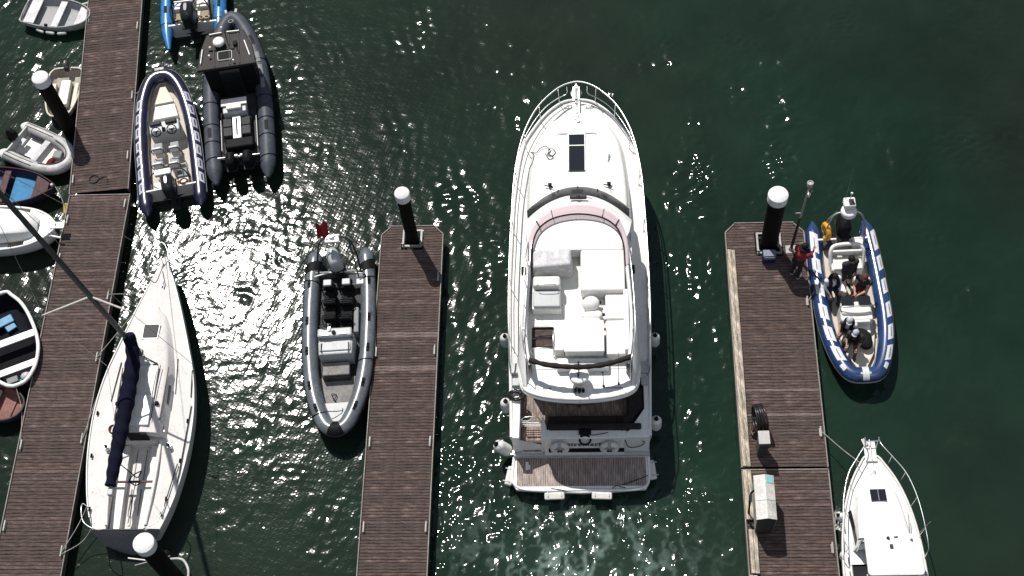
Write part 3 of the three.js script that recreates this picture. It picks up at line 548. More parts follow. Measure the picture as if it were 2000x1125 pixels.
  part(sofa, 'seam', [box(0.015, 0.02, 0.5, 0.05, 1.425, 5.43), box(0.015, 0.02, 0.16, 0.05, 1.775, 5.66), box(0.015, 0.02, 0.5, 1.06, 1.425, 5.43)], black);
  part(t, 'cockpit_table', [rbox(0.86, 0.05, 0.34, 0.02, -0.02, 1.52, 4.72), cyl(0.05, 0.07, 0.46, -0.02, 1.27, 4.72)], M(0.16, 0.075, 0.06, 0.4, { map: woodTex, clear: 0.5 }), 'varnished table');
  // steps down to the swim platform, with a small gate
  const stp = part(t, 'steps', [box(0.62, 0.30, 0.30, -1.46, 0.74, 5.62), box(0.62, 0.16, 0.30, -1.46, 0.56, 5.88), box(0.62, 0.5, 0.02, -1.46, 0.8, 5.47)], offWhite);
  const st1 = part(stp, 'teak_tread', slats(-1.74, -1.18, 5.50, 5.74, 0.897), teak), st2 = part(stp, 'teak_tread', slats(-1.74, -1.18, 5.76, 6.0, 0.647), teak); st1.userData.kind = st2.userData.kind = 'stuff';
  part(t, 'gate', [rope([[-1.74, 1.1, 5.42], [-1.73, 1.62, 5.40], [-1.66, 1.70, 5.36], [-1.46, 1.72, 5.34], [-1.25, 1.68, 5.36], [-1.18, 1.58, 5.40], [-1.17, 1.1, 5.42]], 0.018, 50), ...[1.2, 1.32, 1.44, 1.56].map((y) => bar([-1.73, y, 5.41], [-1.18, y, 5.41], 0.012))], chrome, 'small steel gate with cross bars');
  // transom details: niche, lettering, two horseshoe buoys
  part(t, 'transom_panel', [box(2.36, 1.10, 0.03, 0.10, 1.05, 6.02, 0, -0.12)], white);
  part(t, 'niche', [box(2.24, 0.22, 0.10, 0.16, 0.87, 6.02, 0, -0.12)], black, 'long black recess across the transom');
  part(t, 'stern_light', [rbox(0.08, 0.10, 0.03, 0.01, -0.80, 0.88, 6.085)], M(0.55, 0.02, 0.06, 0.4));
  const font = await new FontLoader().loadAsync('fonts/droid/droid_serif_bold.typeface.json');
  const tg = new TextGeometry('Extremarina', { font, size: 0.155, depth: 0.012, curveSegments: 3 }); tg.computeBoundingBox();
  const tw = tg.boundingBox.max.x; tg.translate(-tw / 2, 0, 0).scale(1.06, 1, 1).rotateX(-0.12).translate(0.14, 1.14, 6.028);
  part(t, 'name_lettering', [tg], darkGrey, 'dark serif lettering on the transom');
  part(t, 'transom_step', [slab([[-2.02, 5.96], [2.04, 5.92], [2.04, 6.10], [-2.02, 6.12]], 0.44, 0.60, 0.03)], lightGrey);
  part(t, 'shore_cable', [rope([[1.2, 1.62, 5.72], [1.32, 1.4, 6.03], [1.42, 1.06, 6.05], [1.62, 1.05, 6.05], [1.82, 1.2, 6.04], [1.86, 1.36, 6.02], [1.82, 1.40, 6.02]], 0.014, 50), rope([[0.1, 1.63, 5.78], [0.32, 1.63, 5.9], [0.6, 1.66, 5.88], [0.8, 1.66, 5.84]], 0.012, 30)], ropeDark);
  part(t, 'deck_light', [ring(0.16, 0.03, 0.13, 1.5, 6.0, 0, -0.6)], black);
  part(t, 'winch_cover', [rbox(0.36, 0.16, 0.22, 0.07, 0.13, 1.68, 5.82)], black, 'black lump on the transom edge');
  // swim platform
  const po = [[-2.02, 5.98], [-2.10, 6.4], [-2.10, 6.85], [-1.93, 7.12], [-0.8, 7.20], [0, 7.23], [0.8, 7.20], [1.90, 7.12], [2.02, 6.9], [2.07, 6.4], [2.04, 5.98]];
  const pf = part(t, 'swim_platform', [slab(po, 0.30, 0.43, 0.02)], white);
  const pT = part(pf, 'teak_planking', slats(-1.93, 1.93, 6.12, 7.02, 0.436, 0.052), teak); pT.userData.kind = 'stuff';
  part(pf, 'platform_rim', [rope([[-2.02, 0.43, 6.1], [-2.03, 0.43, 6.85], [-1.86, 0.43, 7.06], [0, 0.43, 7.14], [1.86, 0.43, 7.06], [1.99, 0.43, 6.85], [2.0, 0.43, 6.1]], 0.045, 90)], white);
  part(pf, 'fitting', [rbox(0.09, 0.025, 0.26, 0.01, -1.62, 0.455, 6.38), rbox(0.05, 0.025, 0.14, 0.01, -1.55, 0.456, 6.42)], white);
  for (const pts of [[[1.98, 0.50, 6.72], [1.6, 0.46, 6.86], [1.2, 0.46, 7.0]], [[0.9, 0.48, 7.12], [1.05, 0.5, 7.04], [1.15, 0.5, 7.08], [1.3, 0.47, 7.1]], [[-0.9, 0.47, 7.1], [-0.6, 0.49, 7.16], [-0.4, 0.47, 7.2]]]) part(pf, 'lashing', [rope(pts, 0.012, 18)], ropeDark);
}
// loose gear on and around the yacht
for (const [x, lab] of [[-0.62, 'left horseshoe'], [0.84, 'right horseshoe']]) {
  const t = thing('horseshoe_buoy', x < 0 ? 'white horseshoe lifebuoy on the yacht transom next to the small red light' : 'white horseshoe lifebuoy on the yacht transom nearer the coiled cable', 'lifebuoy', [YX + x, 1.24, 6.14], 0, 'horseshoe buoys on the transom');
  part(t, 'float', [sweep(Array.from({ length: 17 }, (_, i) => { const a = (-50 + 280 * i / 16) * Math.PI / 180; return [Math.cos(a) * 0.20, Math.sin(a) * 0.20, 0.02 + (Math.sin(a) > 0 ? -0.03 : 0)]; }), (s) => 0.085, { n: 40, seg: 12 }).geo], offWhite);
  part(t, 'strap', [rbox(0.09, 0.19, 0.19, 0.02, 0, 0.2, 0.0), box(0.40, 0.03, 0.05, 0, 0.02, 0.05)], lightGrey);
  part(t, 'light_unit', [cyl(0.035, 0.03, 0.16, 0, 0.06, 0.07)], midGrey);
}
function fender(label, x, y, z, r, l, tilt = 0, turn = 0, mat = M(0.72, 0.73, 0.72, 0.45), grp = 'white fenders hung over the sides') {
  const t = thing('fender', label, 'fender', [x, y, z], turn, grp);
  const b = part(t, 'body', [new THREE.LatheGeometry([[0.001, -l / 2], [r * 0.5, -l / 2 + 0.01], [r * 0.86, -l / 2 + r * 0.4], [r, -l / 2 + r * 0.9], [r, l / 2 - r * 0.9], [r * 0.8, l / 2 - r * 0.35], [r * 0.4, l / 2 - 0.01], [0.001, l / 2]].map((p) => new THREE.Vector2(...p)), 18).rotateZ(tilt)], mat);
  part(t, 'eye_end', [cyl(r * 0.45, r * 0.3, 0.08, 0, l / 2 + 0.02, 0, 12).rotateZ(tilt)], black);
  part(t, 'line', [rope([[0, l / 2 + 0.05, 0].map((v, i) => i === 0 ? -Math.sin(tilt) * (l / 2 + 0.05) : i === 1 ? Math.cos(tilt) * (l / 2 + 0.05) : 0), [-x > 0 ? 0.05 : 0.02, l / 2 + 0.35, 0]], 0.010, 8)], ropeDark);
  return t;
}
fender('white fender hanging on the left flank of the yacht halfway along', YX - 2.33, 0.75, 2.3, 0.16, 0.62);
fender('white fender on the left flank of the yacht beside the coiled rope', YX - 2.26, 0.8, 4.55, 0.17, 0.66);
fender('white fender splayed outward on the left flank beside the yacht steps', YX - 2.34, 0.62, 5.86, 0.19, 0.72, 0.55);
fender('white fender hanging on the right flank of the yacht halfway along', YX + 2.31, 0.75, 2.35, 0.16, 0.62);
fender('white fender on the right flank of the yacht near its stern corner', YX + 2.25, 0.8, 5.18, 0.17, 0.66);
for (const [x, z, turn, lab] of [[-0.8, 7.30, 0.03, 'flat white fender pad strapped to the left half of the platform edge'], [0.60, 7.30, -0.03, 'flat white fender pad strapped to the right half of the platform edge'], [-2.14, 6.66, 1.38, 'flat white fender pad on the left side of the swim platform'], [2.10, 6.50, -1.45, 'flat white fender pad on the right side of the swim platform']]) {
  const t = thing('flat_fender', lab, 'fender', [YX + x, 0.36, z], turn, 'flat fender pads on the swim platform');
  part(t, 'pad', [rbox(0.60, 0.13, 0.22, 0.05, 0, 0, 0.0, 0, 0.35)], offWhite);
  part(t, 'strap', [box(0.03, 0.012, 0.2, -0.2, 0.09, -0.06), box(0.03, 0.012, 0.2, 0.2, 0.09, -0.06)], lightGrey);
}
for (const [x, z, turn, lab, s] of [[0.36, 2.62, 0.3, 'white ball fender lying on the flybridge behind the sun pad', 1], [0.40, 2.98, 0.1, 'white fender lying on the flybridge next to the ball fender', 0], [0.36, 3.2, -0.05, 'white fender lying on the flybridge against the covered table', 0]]) {
  const t = thing('stowed_fender', lab, 'fender', [YX + x, 3.55, z], turn, 'fenders stowed on the flybridge');
  part(t, 'body', [s ? ball(0.24, 0, 0.06, 0, 1.1, 0.95, 1) : place(new THREE.CapsuleGeometry(0.15, 0.32, 6, 16), 0, -0.02, 0, 0, 0, Math.PI / 2)], M(0.80, 0.80, 0.79, 0.45));
  part(t, 'eye_end', [cyl(0.055, 0.04, 0.08, s ? 0.27 : 0.33, 0.0, 0, 10, 0, 0, -Math.PI / 2)], black);
}
single('rope_heap', 'thin dark line tangled on the foredeck of the yacht', 'rope', [rope([[-1.58, 2.05, -3.25], [-1.48, 2.2, -3.35], [-1.42, 2.33, -3.62], [-1.52, 2.33, -3.72], [-1.35, 2.36, -3.66], [-1.18, 2.38, -3.85], [-1.02, 2.40, -3.88], [-0.88, 2.41, -3.7], [-0.98, 2.42, -3.55], [-0.80, 2.42, -3.5], [-0.72, 2.43, -3.66], [-0.86, 2.44, -3.78], [-0.95, 2.44, -3.6], [-0.78, 2.44, -3.42], [-0.9, 2.44, -3.35], [-1.05, 2.42, -3.6]].map(([x, y, z]) => [x + YX, y - 0.005, z]), 0.012, 160)], ropeDark);
{ const pts = []; for (let i = 0; i < 60; i++) { const a = i * 0.62, r = 0.13 + 0.05 * Math.sin(i * 1.7); pts.push([YX - 1.92 + Math.cos(a) * r * 1.5, 1.63 + 0.03 + 0.05 * (i / 60) + 0.01 * Math.sin(i * 2.3), 4.62 + Math.sin(a) * r]); } single('rope_coil', 'coiled dark rope hung over the left side deck of the yacht', 'rope', [rope(pts, 0.016, 240)], ropeDark); }

// ---------------------------------------------------------------- rigid inflatable boats (bow to local -z)
// path: right-hand half of the tube's centre line in plan, from stern to bow; the tube is swept round both sides
function ribHull(t, { path, r, y0 = 0.42, y1 = 0.62, mat, floorMat, floorY = 0.34, zt, hullMat = lightGrey, cone = 0.07 }) {
  const zs = path.map((p) => p[1]), zMax = Math.max(...zs), zMin = Math.min(...zs);
  const lift = (z) => y0 + (y1 - y0) * Math.pow((zMax - z) / (zMax - zMin), 2.2);
  const right = path.map(([x, z]) => [x, lift(z), z]), left = right.filter((p) => p[0] > 1e-3).map(([x, y, z]) => [-x, y, z]);
  const full = [...left, ...right.slice().reverse()];
  const rad = (s) => { const e = Math.min(s, 1 - s) / cone; return e >= 1 ? r : r * (0.22 + 0.78 * Math.sin(Math.min(1, Math.max(0, e)) * Math.PI / 2)); };
  const sw = sweep(full, rad, { n: 130, seg: 22 });
  const tube = part(t, 'inflatable_tube', [sw.geo], mat);
  const inner = smooth(full.filter((p) => p[2] <= zt + 0.05).map(([x, y, z]) => [x * 0.93, z + (z < zMin + 0.6 ? 0.12 : 0), 0]), 60).map((p) => [p[0], p[1]]);
  inner[0][1] = inner[inner.length - 1][1] = zt;
  part(t, 'floor', [slab(inner, floorY - 0.06, floorY)], floorMat);
  const tab = [[zMin + 0.02, 0.05, lift(zMin), 0.15], ...[0.08, 0.2, 0.4, 0.6, 0.8, 1].map((f) => { const z = zMin + (zt - zMin) * f; let x = 0; for (let i = 0; i < right.length - 1; i++) { const a = right[i], b = right[i + 1]; if ((a[2] - z) * (b[2] - z) <= 0 && a[2] !== b[2]) x = Math.max(x, a[0] + (b[0] - a[0]) * (z - a[2]) / (b[2] - a[2])); } return [z, Math.max(0.1, x - 0.02), lift(z) - r * 0.25, 0.05 - 0.4 * Math.min(1, f * 2)]; })];
  part(t, 'hull', [hullSkin(tab, { n: 30, sec: 7, full: 0.7 })], hullMat);
  const w = Math.abs(inner[0][0]) * 2;
  part(t, 'transom', [rbox(w, 0.5, 0.07, 0.02, 0, floorY + 0.1, zt)], hullMat);
  return { sw, tube, lift, w };
}
function outboard(t, { x = 0, y = 0.75, z, s = 1, mat = black, tilt = 0, turn = 0, lower = true, name = 'outboard_engine', label }) {
  const g = (a) => a.map((q) => q.scale(s, s, s).rotateX(tilt).rotateY(turn).translate(x, y, z));
  const rows = [];
  for (let i = 0; i <= 10; i++) {                                           // a cowl that narrows aft and is rounded on top
    const v = i / 10, y2 = 0.02 + 0.56 * v, k = Math.sqrt(Math.max(0.02, 1 - Math.pow(Math.max(0, v - 0.45) / 0.56, 2.6))), row = [];
    for (let j = 0; j < 20; j++) { const a = j / 20 * Math.PI * 2, c = Math.cos(a), q = Math.sin(a); row.push([Math.sign(c) * Math.pow(Math.abs(c), 0.6) * 0.20 * k * (1 - 0.12 * q), y2, 0.22 + Math.sign(q) * Math.pow(Math.abs(q), 0.65) * 0.32 * (0.25 + 0.75 * k)]); }
    rows.push(row);
  }
  const e = part(t, name, g([grid(rows, true, true, true)]), mat, label);
  part(e, 'cowl_band', g([rbox(0.43, 0.06, 0.66, 0.02, 0, 0.03, 0.22)]), rubber);
  part(e, 'bracket', g([rbox(0.28, 0.36, 0.16, 0.03, 0, -0.2, -0.02), box(0.05, 0.3, 0.2, -0.12, -0.1, -0.08), box(0.05, 0.3, 0.2, 0.12, -0.1, -0.08)]), darkGrey);
  if (lower) part(e, 'lower_unit', g([rbox(0.14, 0.95, 0.26, 0.05, 0, -0.45, 0.26), rbox(0.30, 0.02, 0.42, 0.01, 0, -0.62, 0.32), new THREE.CapsuleGeometry(0.055, 0.32, 4, 10).rotateX(Math.PI / 2).translate(0, -0.86, 0.3)]), mat);
  return e;
}
function jockeySeat(t, x, z, y, pad, frame, s = 1) {
  const b = part(t, 'seat', [rbox(0.30 * s, 0.34, 0.46 * s, 0.05, x, y + 0.17, z)], pad[0]);
  part(b, 'cushion', [rbox(0.33 * s, 0.10, 0.44 * s, 0.045, x, y + 0.38, z - 0.02)], pad[1]);
  part(b, 'backrest', [rbox(0.32 * s, 0.26, 0.09, 0.035, x, y + 0.58, z + 0.22 * s, 0, -0.12)], pad[2]);
  part(b, 'hoop', [rope([[x - 0.19 * s, y + 0.3, z + 0.16], [x - 0.20 * s, y + 0.62, z + 0.26], [x - 0.14 * s, y + 0.75, z + 0.30], [x + 0.14 * s, y + 0.75, z + 0.30], [x + 0.20 * s, y + 0.62, z + 0.26], [x + 0.19 * s, y + 0.3, z + 0.16]], 0.018, 36)], frame);
  return b;
}
const wheelAt = (x, y, z, rx, R = 0.17) => [ring(R, 0.018, x, y, z, 0, rx), ...[0, 1, 2].map((k) => { const a = k * 2.094 + 0.5, c = Math.cos(rx), s = Math.sin(rx); return bar([x, y, z], [x + R * Math.cos(a), y + R * Math.sin(a) * c, z + R * Math.sin(a) * s], 0.01); }), ball(0.04, x, y, z)];

// --- grey inflatable on the middle jetty, bow towards the viewer
{
  const t = thing('inflatable_boat', 'grey rigid inflatable with red flag tied to the middle jetty, bow pointing down', 'inflatable boat', [-5.42, 0, 2.21], -3.0821, 'rigid inflatable boats');
  const { sw, tube } = ribHull(t, { path: [[0.80, 3.5], [0.88, 2.8], [0.93, 1.6], [0.93, 0.4], [0.88, -0.7], [0.74, -1.7], [0.50, -2.5], [0.26, -2.93], [0, -3.05]], r: 0.255, y0: 0.46, y1: 0.66, mat: greyTube, floorMat: darkGrey, zt: 2.55, hullMat: midGrey, cone: 0.026 });
  part(tube, 'rubbing_strake', [sw.patch(0.02, 0.98, -14, 14, 0.014, 0, 120, 3)], black);
  part(tube, 'rub_line', [sw.line(0.03, 0.97, 24, 0.012, 0.011, 80)], black);
  part(tube, 'bow_patch', [sw.patch(0.488, 0.512, 20, 165, 0.012, 0, 4, 12)], black);
  for (const [s, a] of [[0.10, 78], [0.20, 78], [0.28, 78], [0.37, 76], [0.43, 80]]) for (const q of [s, 1 - s]) part(tube, 'grab_handle', [sw.patch(q - 0.011, q + 0.011, a - 11, a + 11, 0.012, 0, 3, 3), sw.band(q, a - 9, a + 9, 0.03, 0.016, 4)], black);
  for (const s of [0.055, 0.945]) part(tube, 'wear_patch', [sw.patch(s - 0.012, s + 0.014, -30, 170, 0.008, 0.02, 3, 16)], black);
  for (const [s, k] of [[0.085, 0.012], [0.915, -0.012], [0.305, 0.01]]) part(tube, 'lashing', [sw.band(s, -20, 190, 0.014, 0.011, 18, k)], black);
  part(tube, 'painter', [rope([sw.at(0.56, 10, 0.03), sw.at(0.555, 60, 0.02), sw.at(0.552, 120, 0.02), [-0.18, 0.60, -2.35], [0.10, 0.50, -1.95], [0.2, 0.42, -1.7], [0.05, 0.42, -1.75], [0.14, 0.44, -1.95]], 0.014, 60)], black);
  part(t, 'bow_locker', [slab([[-0.40, -2.08], [0.40, -2.08], [0.14, -2.72], [-0.14, -2.72]], 0.36, 0.58, 0.02)], lightGrey);
  part(t, 'deck_mat', [slab([[-0.60, -1.10], [0.60, -1.10], [0.42, -2.05], [-0.42, -2.05]], 0.345, 0.365)], greyFloor);
  part(t, 'bow_seat', [rbox(0.88, 0.30, 0.5, 0.04, 0.03, 0.5, -1.0)], darkGrey);
  part(t, 'seat_cushion', [rbox(0.84, 0.09, 0.44, 0.035, 0.03, 0.68, -0.98)], greyFloor, 'stained grey seat cushion');
  const con = part(t, 'console', [slab([[-0.52, -0.68], [0.52, -0.68], [0.56, 0.05], [-0.56, 0.05]], 0.34, 1.12, 0.05), rbox(0.98, 0.12, 0.56, 0.04, 0, 1.08, -0.30, 0, 0.12)], lightGrey);
  part(con, 'dashboard', [rbox(1.08, 0.16, 0.30, 0.06, 0, 1.24, 0.0)], lightGrey);
  part(con, 'console_trim', [rope([[-0.54, 1.16, -0.20], [-0.52, 1.16, -0.14], [0.52, 1.16, -0.14], [0.54, 1.16, -0.20]], 0.018, 30)], black);
  part(con, 'compass', [cyl(0.07, 0.06, 0.08, 0.02, 1.34, -0.03, 14)], black);
  part(con, 'instrument', [rbox(0.24, 0.03, 0.1, 0.01, -0.26, 1.33, -0.06), rbox(0.26, 0.03, 0.1, 0.01, 0.28, 1.33, -0.08)], white);
  part(con, 'throttle', [rbox(0.1, 0.08, 0.14, 0.02, 0.16, 1.34, 0.1), bar([0.16, 1.36, 0.1], [0.17, 1.54, 0.16], 0.018)], chrome);
  part(con, 'steering_wheel', wheelAt(0.30, 1.26, 0.26, -0.9), darkGrey);
  part(con, 'console_rail', [rope([[0.40, 1.12, -0.3], [0.42, 1.18, -0.32], [0.42, 1.18, -0.6], [0.40, 1.10, -0.64]], 0.014, 24), rope([[-0.40, 1.12, -0.3], [-0.42, 1.18, -0.32], [-0.42, 1.18, -0.6], [-0.40, 1.10, -0.64]], 0.014, 24)], darkGrey);
  const bl = M(0.008, 0.008, 0.009, 0.8, { map: clothTex });
  for (const [x, z] of [[0.24, 0.42], [-0.26, 0.40], [0.26, 0.98], [-0.28, 0.95], [0.27, 1.55], [-0.29, 1.52]]) jockeySeat(t, x, z, 0.34, [bl, bl, bl], black, 1.15);
  for (const x of [0.29, -0.31]) part(t, 'stowage_box', [rbox(0.26, 0.10, 0.22, 0.03, x, 1.16, 1.86)], lightGrey, 'pale square box behind the seats');
  part(t, 'console_side', [rbox(0.16, 0.5, 0.9, 0.03, -0.58, 0.5, 0.7)], midGrey);
  const fr = part(t, 'roll_frame', [rope([[-0.72, 0.6, 2.35], [-0.66, 1.4, 2.75], [-0.45, 1.95, 3.0], [0.35, 1.95, 3.0], [0.58, 1.4, 2.75], [0.66, 0.6, 2.35]], 0.03, 60), bar([-0.66, 0.75, 2.2], [-0.5, 1.85, 2.95], 0.022)], darkGrey);
  part(fr, 'top_box', [rbox(0.46, 0.10, 0.30, 0.03, 0.02, 2.0, 2.98), rbox(0.16, 0.14, 0.14, 0.03, 0.02, 2.06, 3.0)], white);
  part(t, 'rear_bar', [rope([[-0.78, 0.78, 2.35], [-0.3, 0.84, 2.42], [0.3, 0.84, 2.42], [0.78, 0.78, 2.35]], 0.026, 30)], white);
  outboard(t, { y: 0.88, z: 2.5, s: 1.12, mat: M(0.44, 0.46, 0.47, 0.35, { clear: 0.4 }), turn: 0.35, label: 'pale grey outboard engine' });
  for (const x of [0.34, -0.30]) part(t, 'fuel_tank', [cyl(0.17, 0.17, 0.3, x, 0.52, 2.12, 18), ball(0.16, x, 0.68, 2.12, 1, 0.35, 1)], black);
  part(t, 'stern_seat', [rbox(0.5, 0.3, 0.36, 0.04, -0.55, 0.55, 2.2)], offWhite);
  const fp = part(t, 'flagstaff', [bar([0.06, 1.9, 3.02], [0.08, 2.62, 3.22], 0.012)], steel);
  const rows = []; for (let i = 0; i <= 8; i++) { const row = []; for (let j = 0; j <= 5; j++) row.push([0.09 + i * 0.05, 2.60 - j * 0.085 - i * 0.03 + 0.02 * Math.sin(i), 3.21 + 0.06 * Math.sin(i * 1.1 + j * 0.4) - j * 0.045 + i * 0.01]); rows.push(row); }
  part(fp, 'flag', [grid(rows), grid(rows.map((r) => r.map((p) => [p[0], p[1], p[2] + 0.006])))], redMat, 'small red ensign');
}
// --- blue inflatable with people at the wide jetty, bow towards the viewer
const crewBoat = [10.69, 0, 1.05, -3.1038];
{
  const t = thing('inflatable_boat', 'royal blue and white rigid inflatable carrying several people beside the wide jetty', 'inflatable boat', [crewBoat[0] + 0.03, 0, crewBoat[2]], crewBoat[3], 'rigid inflatable boats');
  const { sw, tube } = ribHull(t, { path: [[0.83, 3.12], [0.88, 2.4], [0.93, 1.4], [0.94, 0.4], [0.93, -0.5], [0.84, -1.3], [0.64, -2.05], [0.42, -2.45], [0.30, -2.52], [0, -2.54]], r: 0.245, y0: 0.44, y1: 0.64, mat: blueTube, floorMat: beigeFloor, zt: 2.3, hullMat: white, cone: 0.045 });
  part(tube, 'rubbing_strake', [sw.patch(0.02, 0.98, -16, 10, 0.014, 0, 130, 3)], lightGrey);
  const pw = M(0.62, 0.63, 0.66, 0.5);
  for (const [side, a0, a1] of [[0, 68, 118], [1, 42, 88]]) for (const s of [0.075, 0.145, 0.215, 0.285, 0.35, 0.41]) {
    const q = side ? 1 - s : s, l = s === 0.075 ? 0.030 : 0.0215;
    // seen from the bow the left-hand tube (image left) is this boat's starboard side, which is the second half of the sweep
    const A = side ? [a0 + 12, a1 + 26] : [a0 - 30, a1 - 34];
    const p = part(tube, 'white_panel', [sw.patch(q - l, q + l, A[0], A[1], 0.007, side ? -0.012 : 0.012, 6, 5)], pw);
    part(p, 'hand_strap', [sw.patch(q - 0.014, q + 0.014, (A[0] + A[1]) / 2 - 4, (A[0] + A[1]) / 2 + 4, 0.016, 0, 4, 2)], midGrey);
  }
  part(tube, 'bow_strap', [sw.patch(0.492, 0.508, 25, 150, 0.012, 0, 4, 12)], pw);
  part(tube, 'bow_fitting', [rbox(0.34, 0.05, 0.09, 0.02, 0, 0.86, -2.58)], lightGrey);
  for (const s of [0.447, 0.553]) part(tube, 'emblem', [sw.patch(s - 0.008, s + 0.008, 45, 75, 0.008, 0, 3, 3)], pw);
  part(t, 'foredeck', [slab([[-0.55, -1.1], [0.55, -1.1], [0.42, -1.75], [0.16, -2.2], [-0.16, -2.2], [-0.42, -1.75]], 0.36, 0.50, 0.03)], cream);
  const con = part(t, 'console', [rbox(0.98, 0.62, 0.55, 0.06, 0.02, 0.66, -0.55), rbox(0.92, 0.16, 0.44, 0.07, 0.02, 0.98, -0.42)], offWhite);
  for (const x of [0.27, -0.25]) part(con, 'display_screen', [slab(rectP(x - 0.19, x + 0.19, -0.38, -0.06, 0.06), 1.06, 1.14, 0.015)], glassDark, 'black square display');
  part(con, 'steering_wheel', wheelAt(-0.22, 1.0, -0.02, -0.8, 0.16), black);
  part(con, 'grab_rail', [rope([[-0.5, 0.95, -0.3], [-0.5, 1.2, -0.45], [0.5, 1.2, -0.45], [0.5, 0.95, -0.3]], 0.016, 40)], chrome);
  part(con, 'console_seat', [rbox(0.86, 0.26, 0.36, 0.08, 0.02, 0.56, -0.98), rbox(0.80, 0.3, 0.10, 0.05, 0.02, 0.82, -0.85)], white);
  const pod = part(t, 'helm_seat', [rbox(1.0, 0.46, 0.52, 0.08, 0.02, 0.60, 1.30)], white);
  part(pod, 'seat_back', [rope([[-0.48, 0.70, 1.28], [-0.48, 1.12, 1.62], [-0.38, 1.20, 1.72], [0.42, 1.20, 1.72], [0.52, 1.12, 1.62], [0.52, 0.70, 1.28]], 0.065, 60), rbox(0.92, 0.36, 0.08, 0.03, 0.02, 0.98, 1.60, 0, -0.2)], white);
  part(pod, 'cushion', [rbox(0.90, 0.09, 0.44, 0.04, 0.02, 0.86, 1.26)], offWhite);
  for (const [x, z] of [[0.30, 0.55], [-0.30, 0.62]]) part(t, 'seat_pod', [rbox(0.34, 0.40, 0.52, 0.06, x, 0.54, z)], offWhite);
  const af = part(t, 'mast_frame', [rope([[-0.62, 0.7, 2.05], [-0.58, 1.5, 2.3], [-0.35, 1.95, 2.45], [0.35, 1.95, 2.45], [0.58, 1.5, 2.3], [0.62, 0.7, 2.05]], 0.026, 60), rope([[-0.62, 0.7, 2.35], [-0.56, 1.5, 2.5], [-0.3, 1.9, 2.55]], 0.022, 24), rope([[0.62, 0.7, 2.35], [0.56, 1.5, 2.5], [0.3, 1.9, 2.55]], 0.022, 24)], alu);
  part(af, 'radar_dome', [new THREE.LatheGeometry([[0.001, -0.12], [0.22, -0.11], [0.25, -0.05], [0.25, 0.06], [0.19, 0.12], [0.001, 0.13]].map((p) => new THREE.Vector2(...p)), 24).translate(0, 2.08, 2.42)], white);
  part(af, 'light_box', [rbox(0.36, 0.22, 0.34, 0.04, 0.0, 2.34, 2.56)], white);
  part(af, 'lamp', [bar([-0.02, 2.4, 2.62], [-0.03, 2.72, 2.66], 0.012), ball(0.045, -0.03, 2.75, 2.66)], white);
  part(af, 'whip_antenna', [bar([0.14, 2.3, 2.6], [0.02, 3.6, 2.95], 0.009, 0.005)], steel);
  part(af, 'grille', [rbox(0.16, 0.02, 0.22, 0.005, -0.05, 2.46, 2.54)], darkGrey);
  outboard(t, { y: 0.82, z: 2.3, s: 1.1, mat: black, label: 'black outboard engine' });
  part(t, 'stern_locker', [rbox(0.36, 0.24, 0.24, 0.03, -0.46, 0.58, 2.14)], offWhite);
  part(t, 'stern_locker', [rbox(0.36, 0.24, 0.24, 0.03, 0.46, 0.58, 2.14)], darkGrey);
}
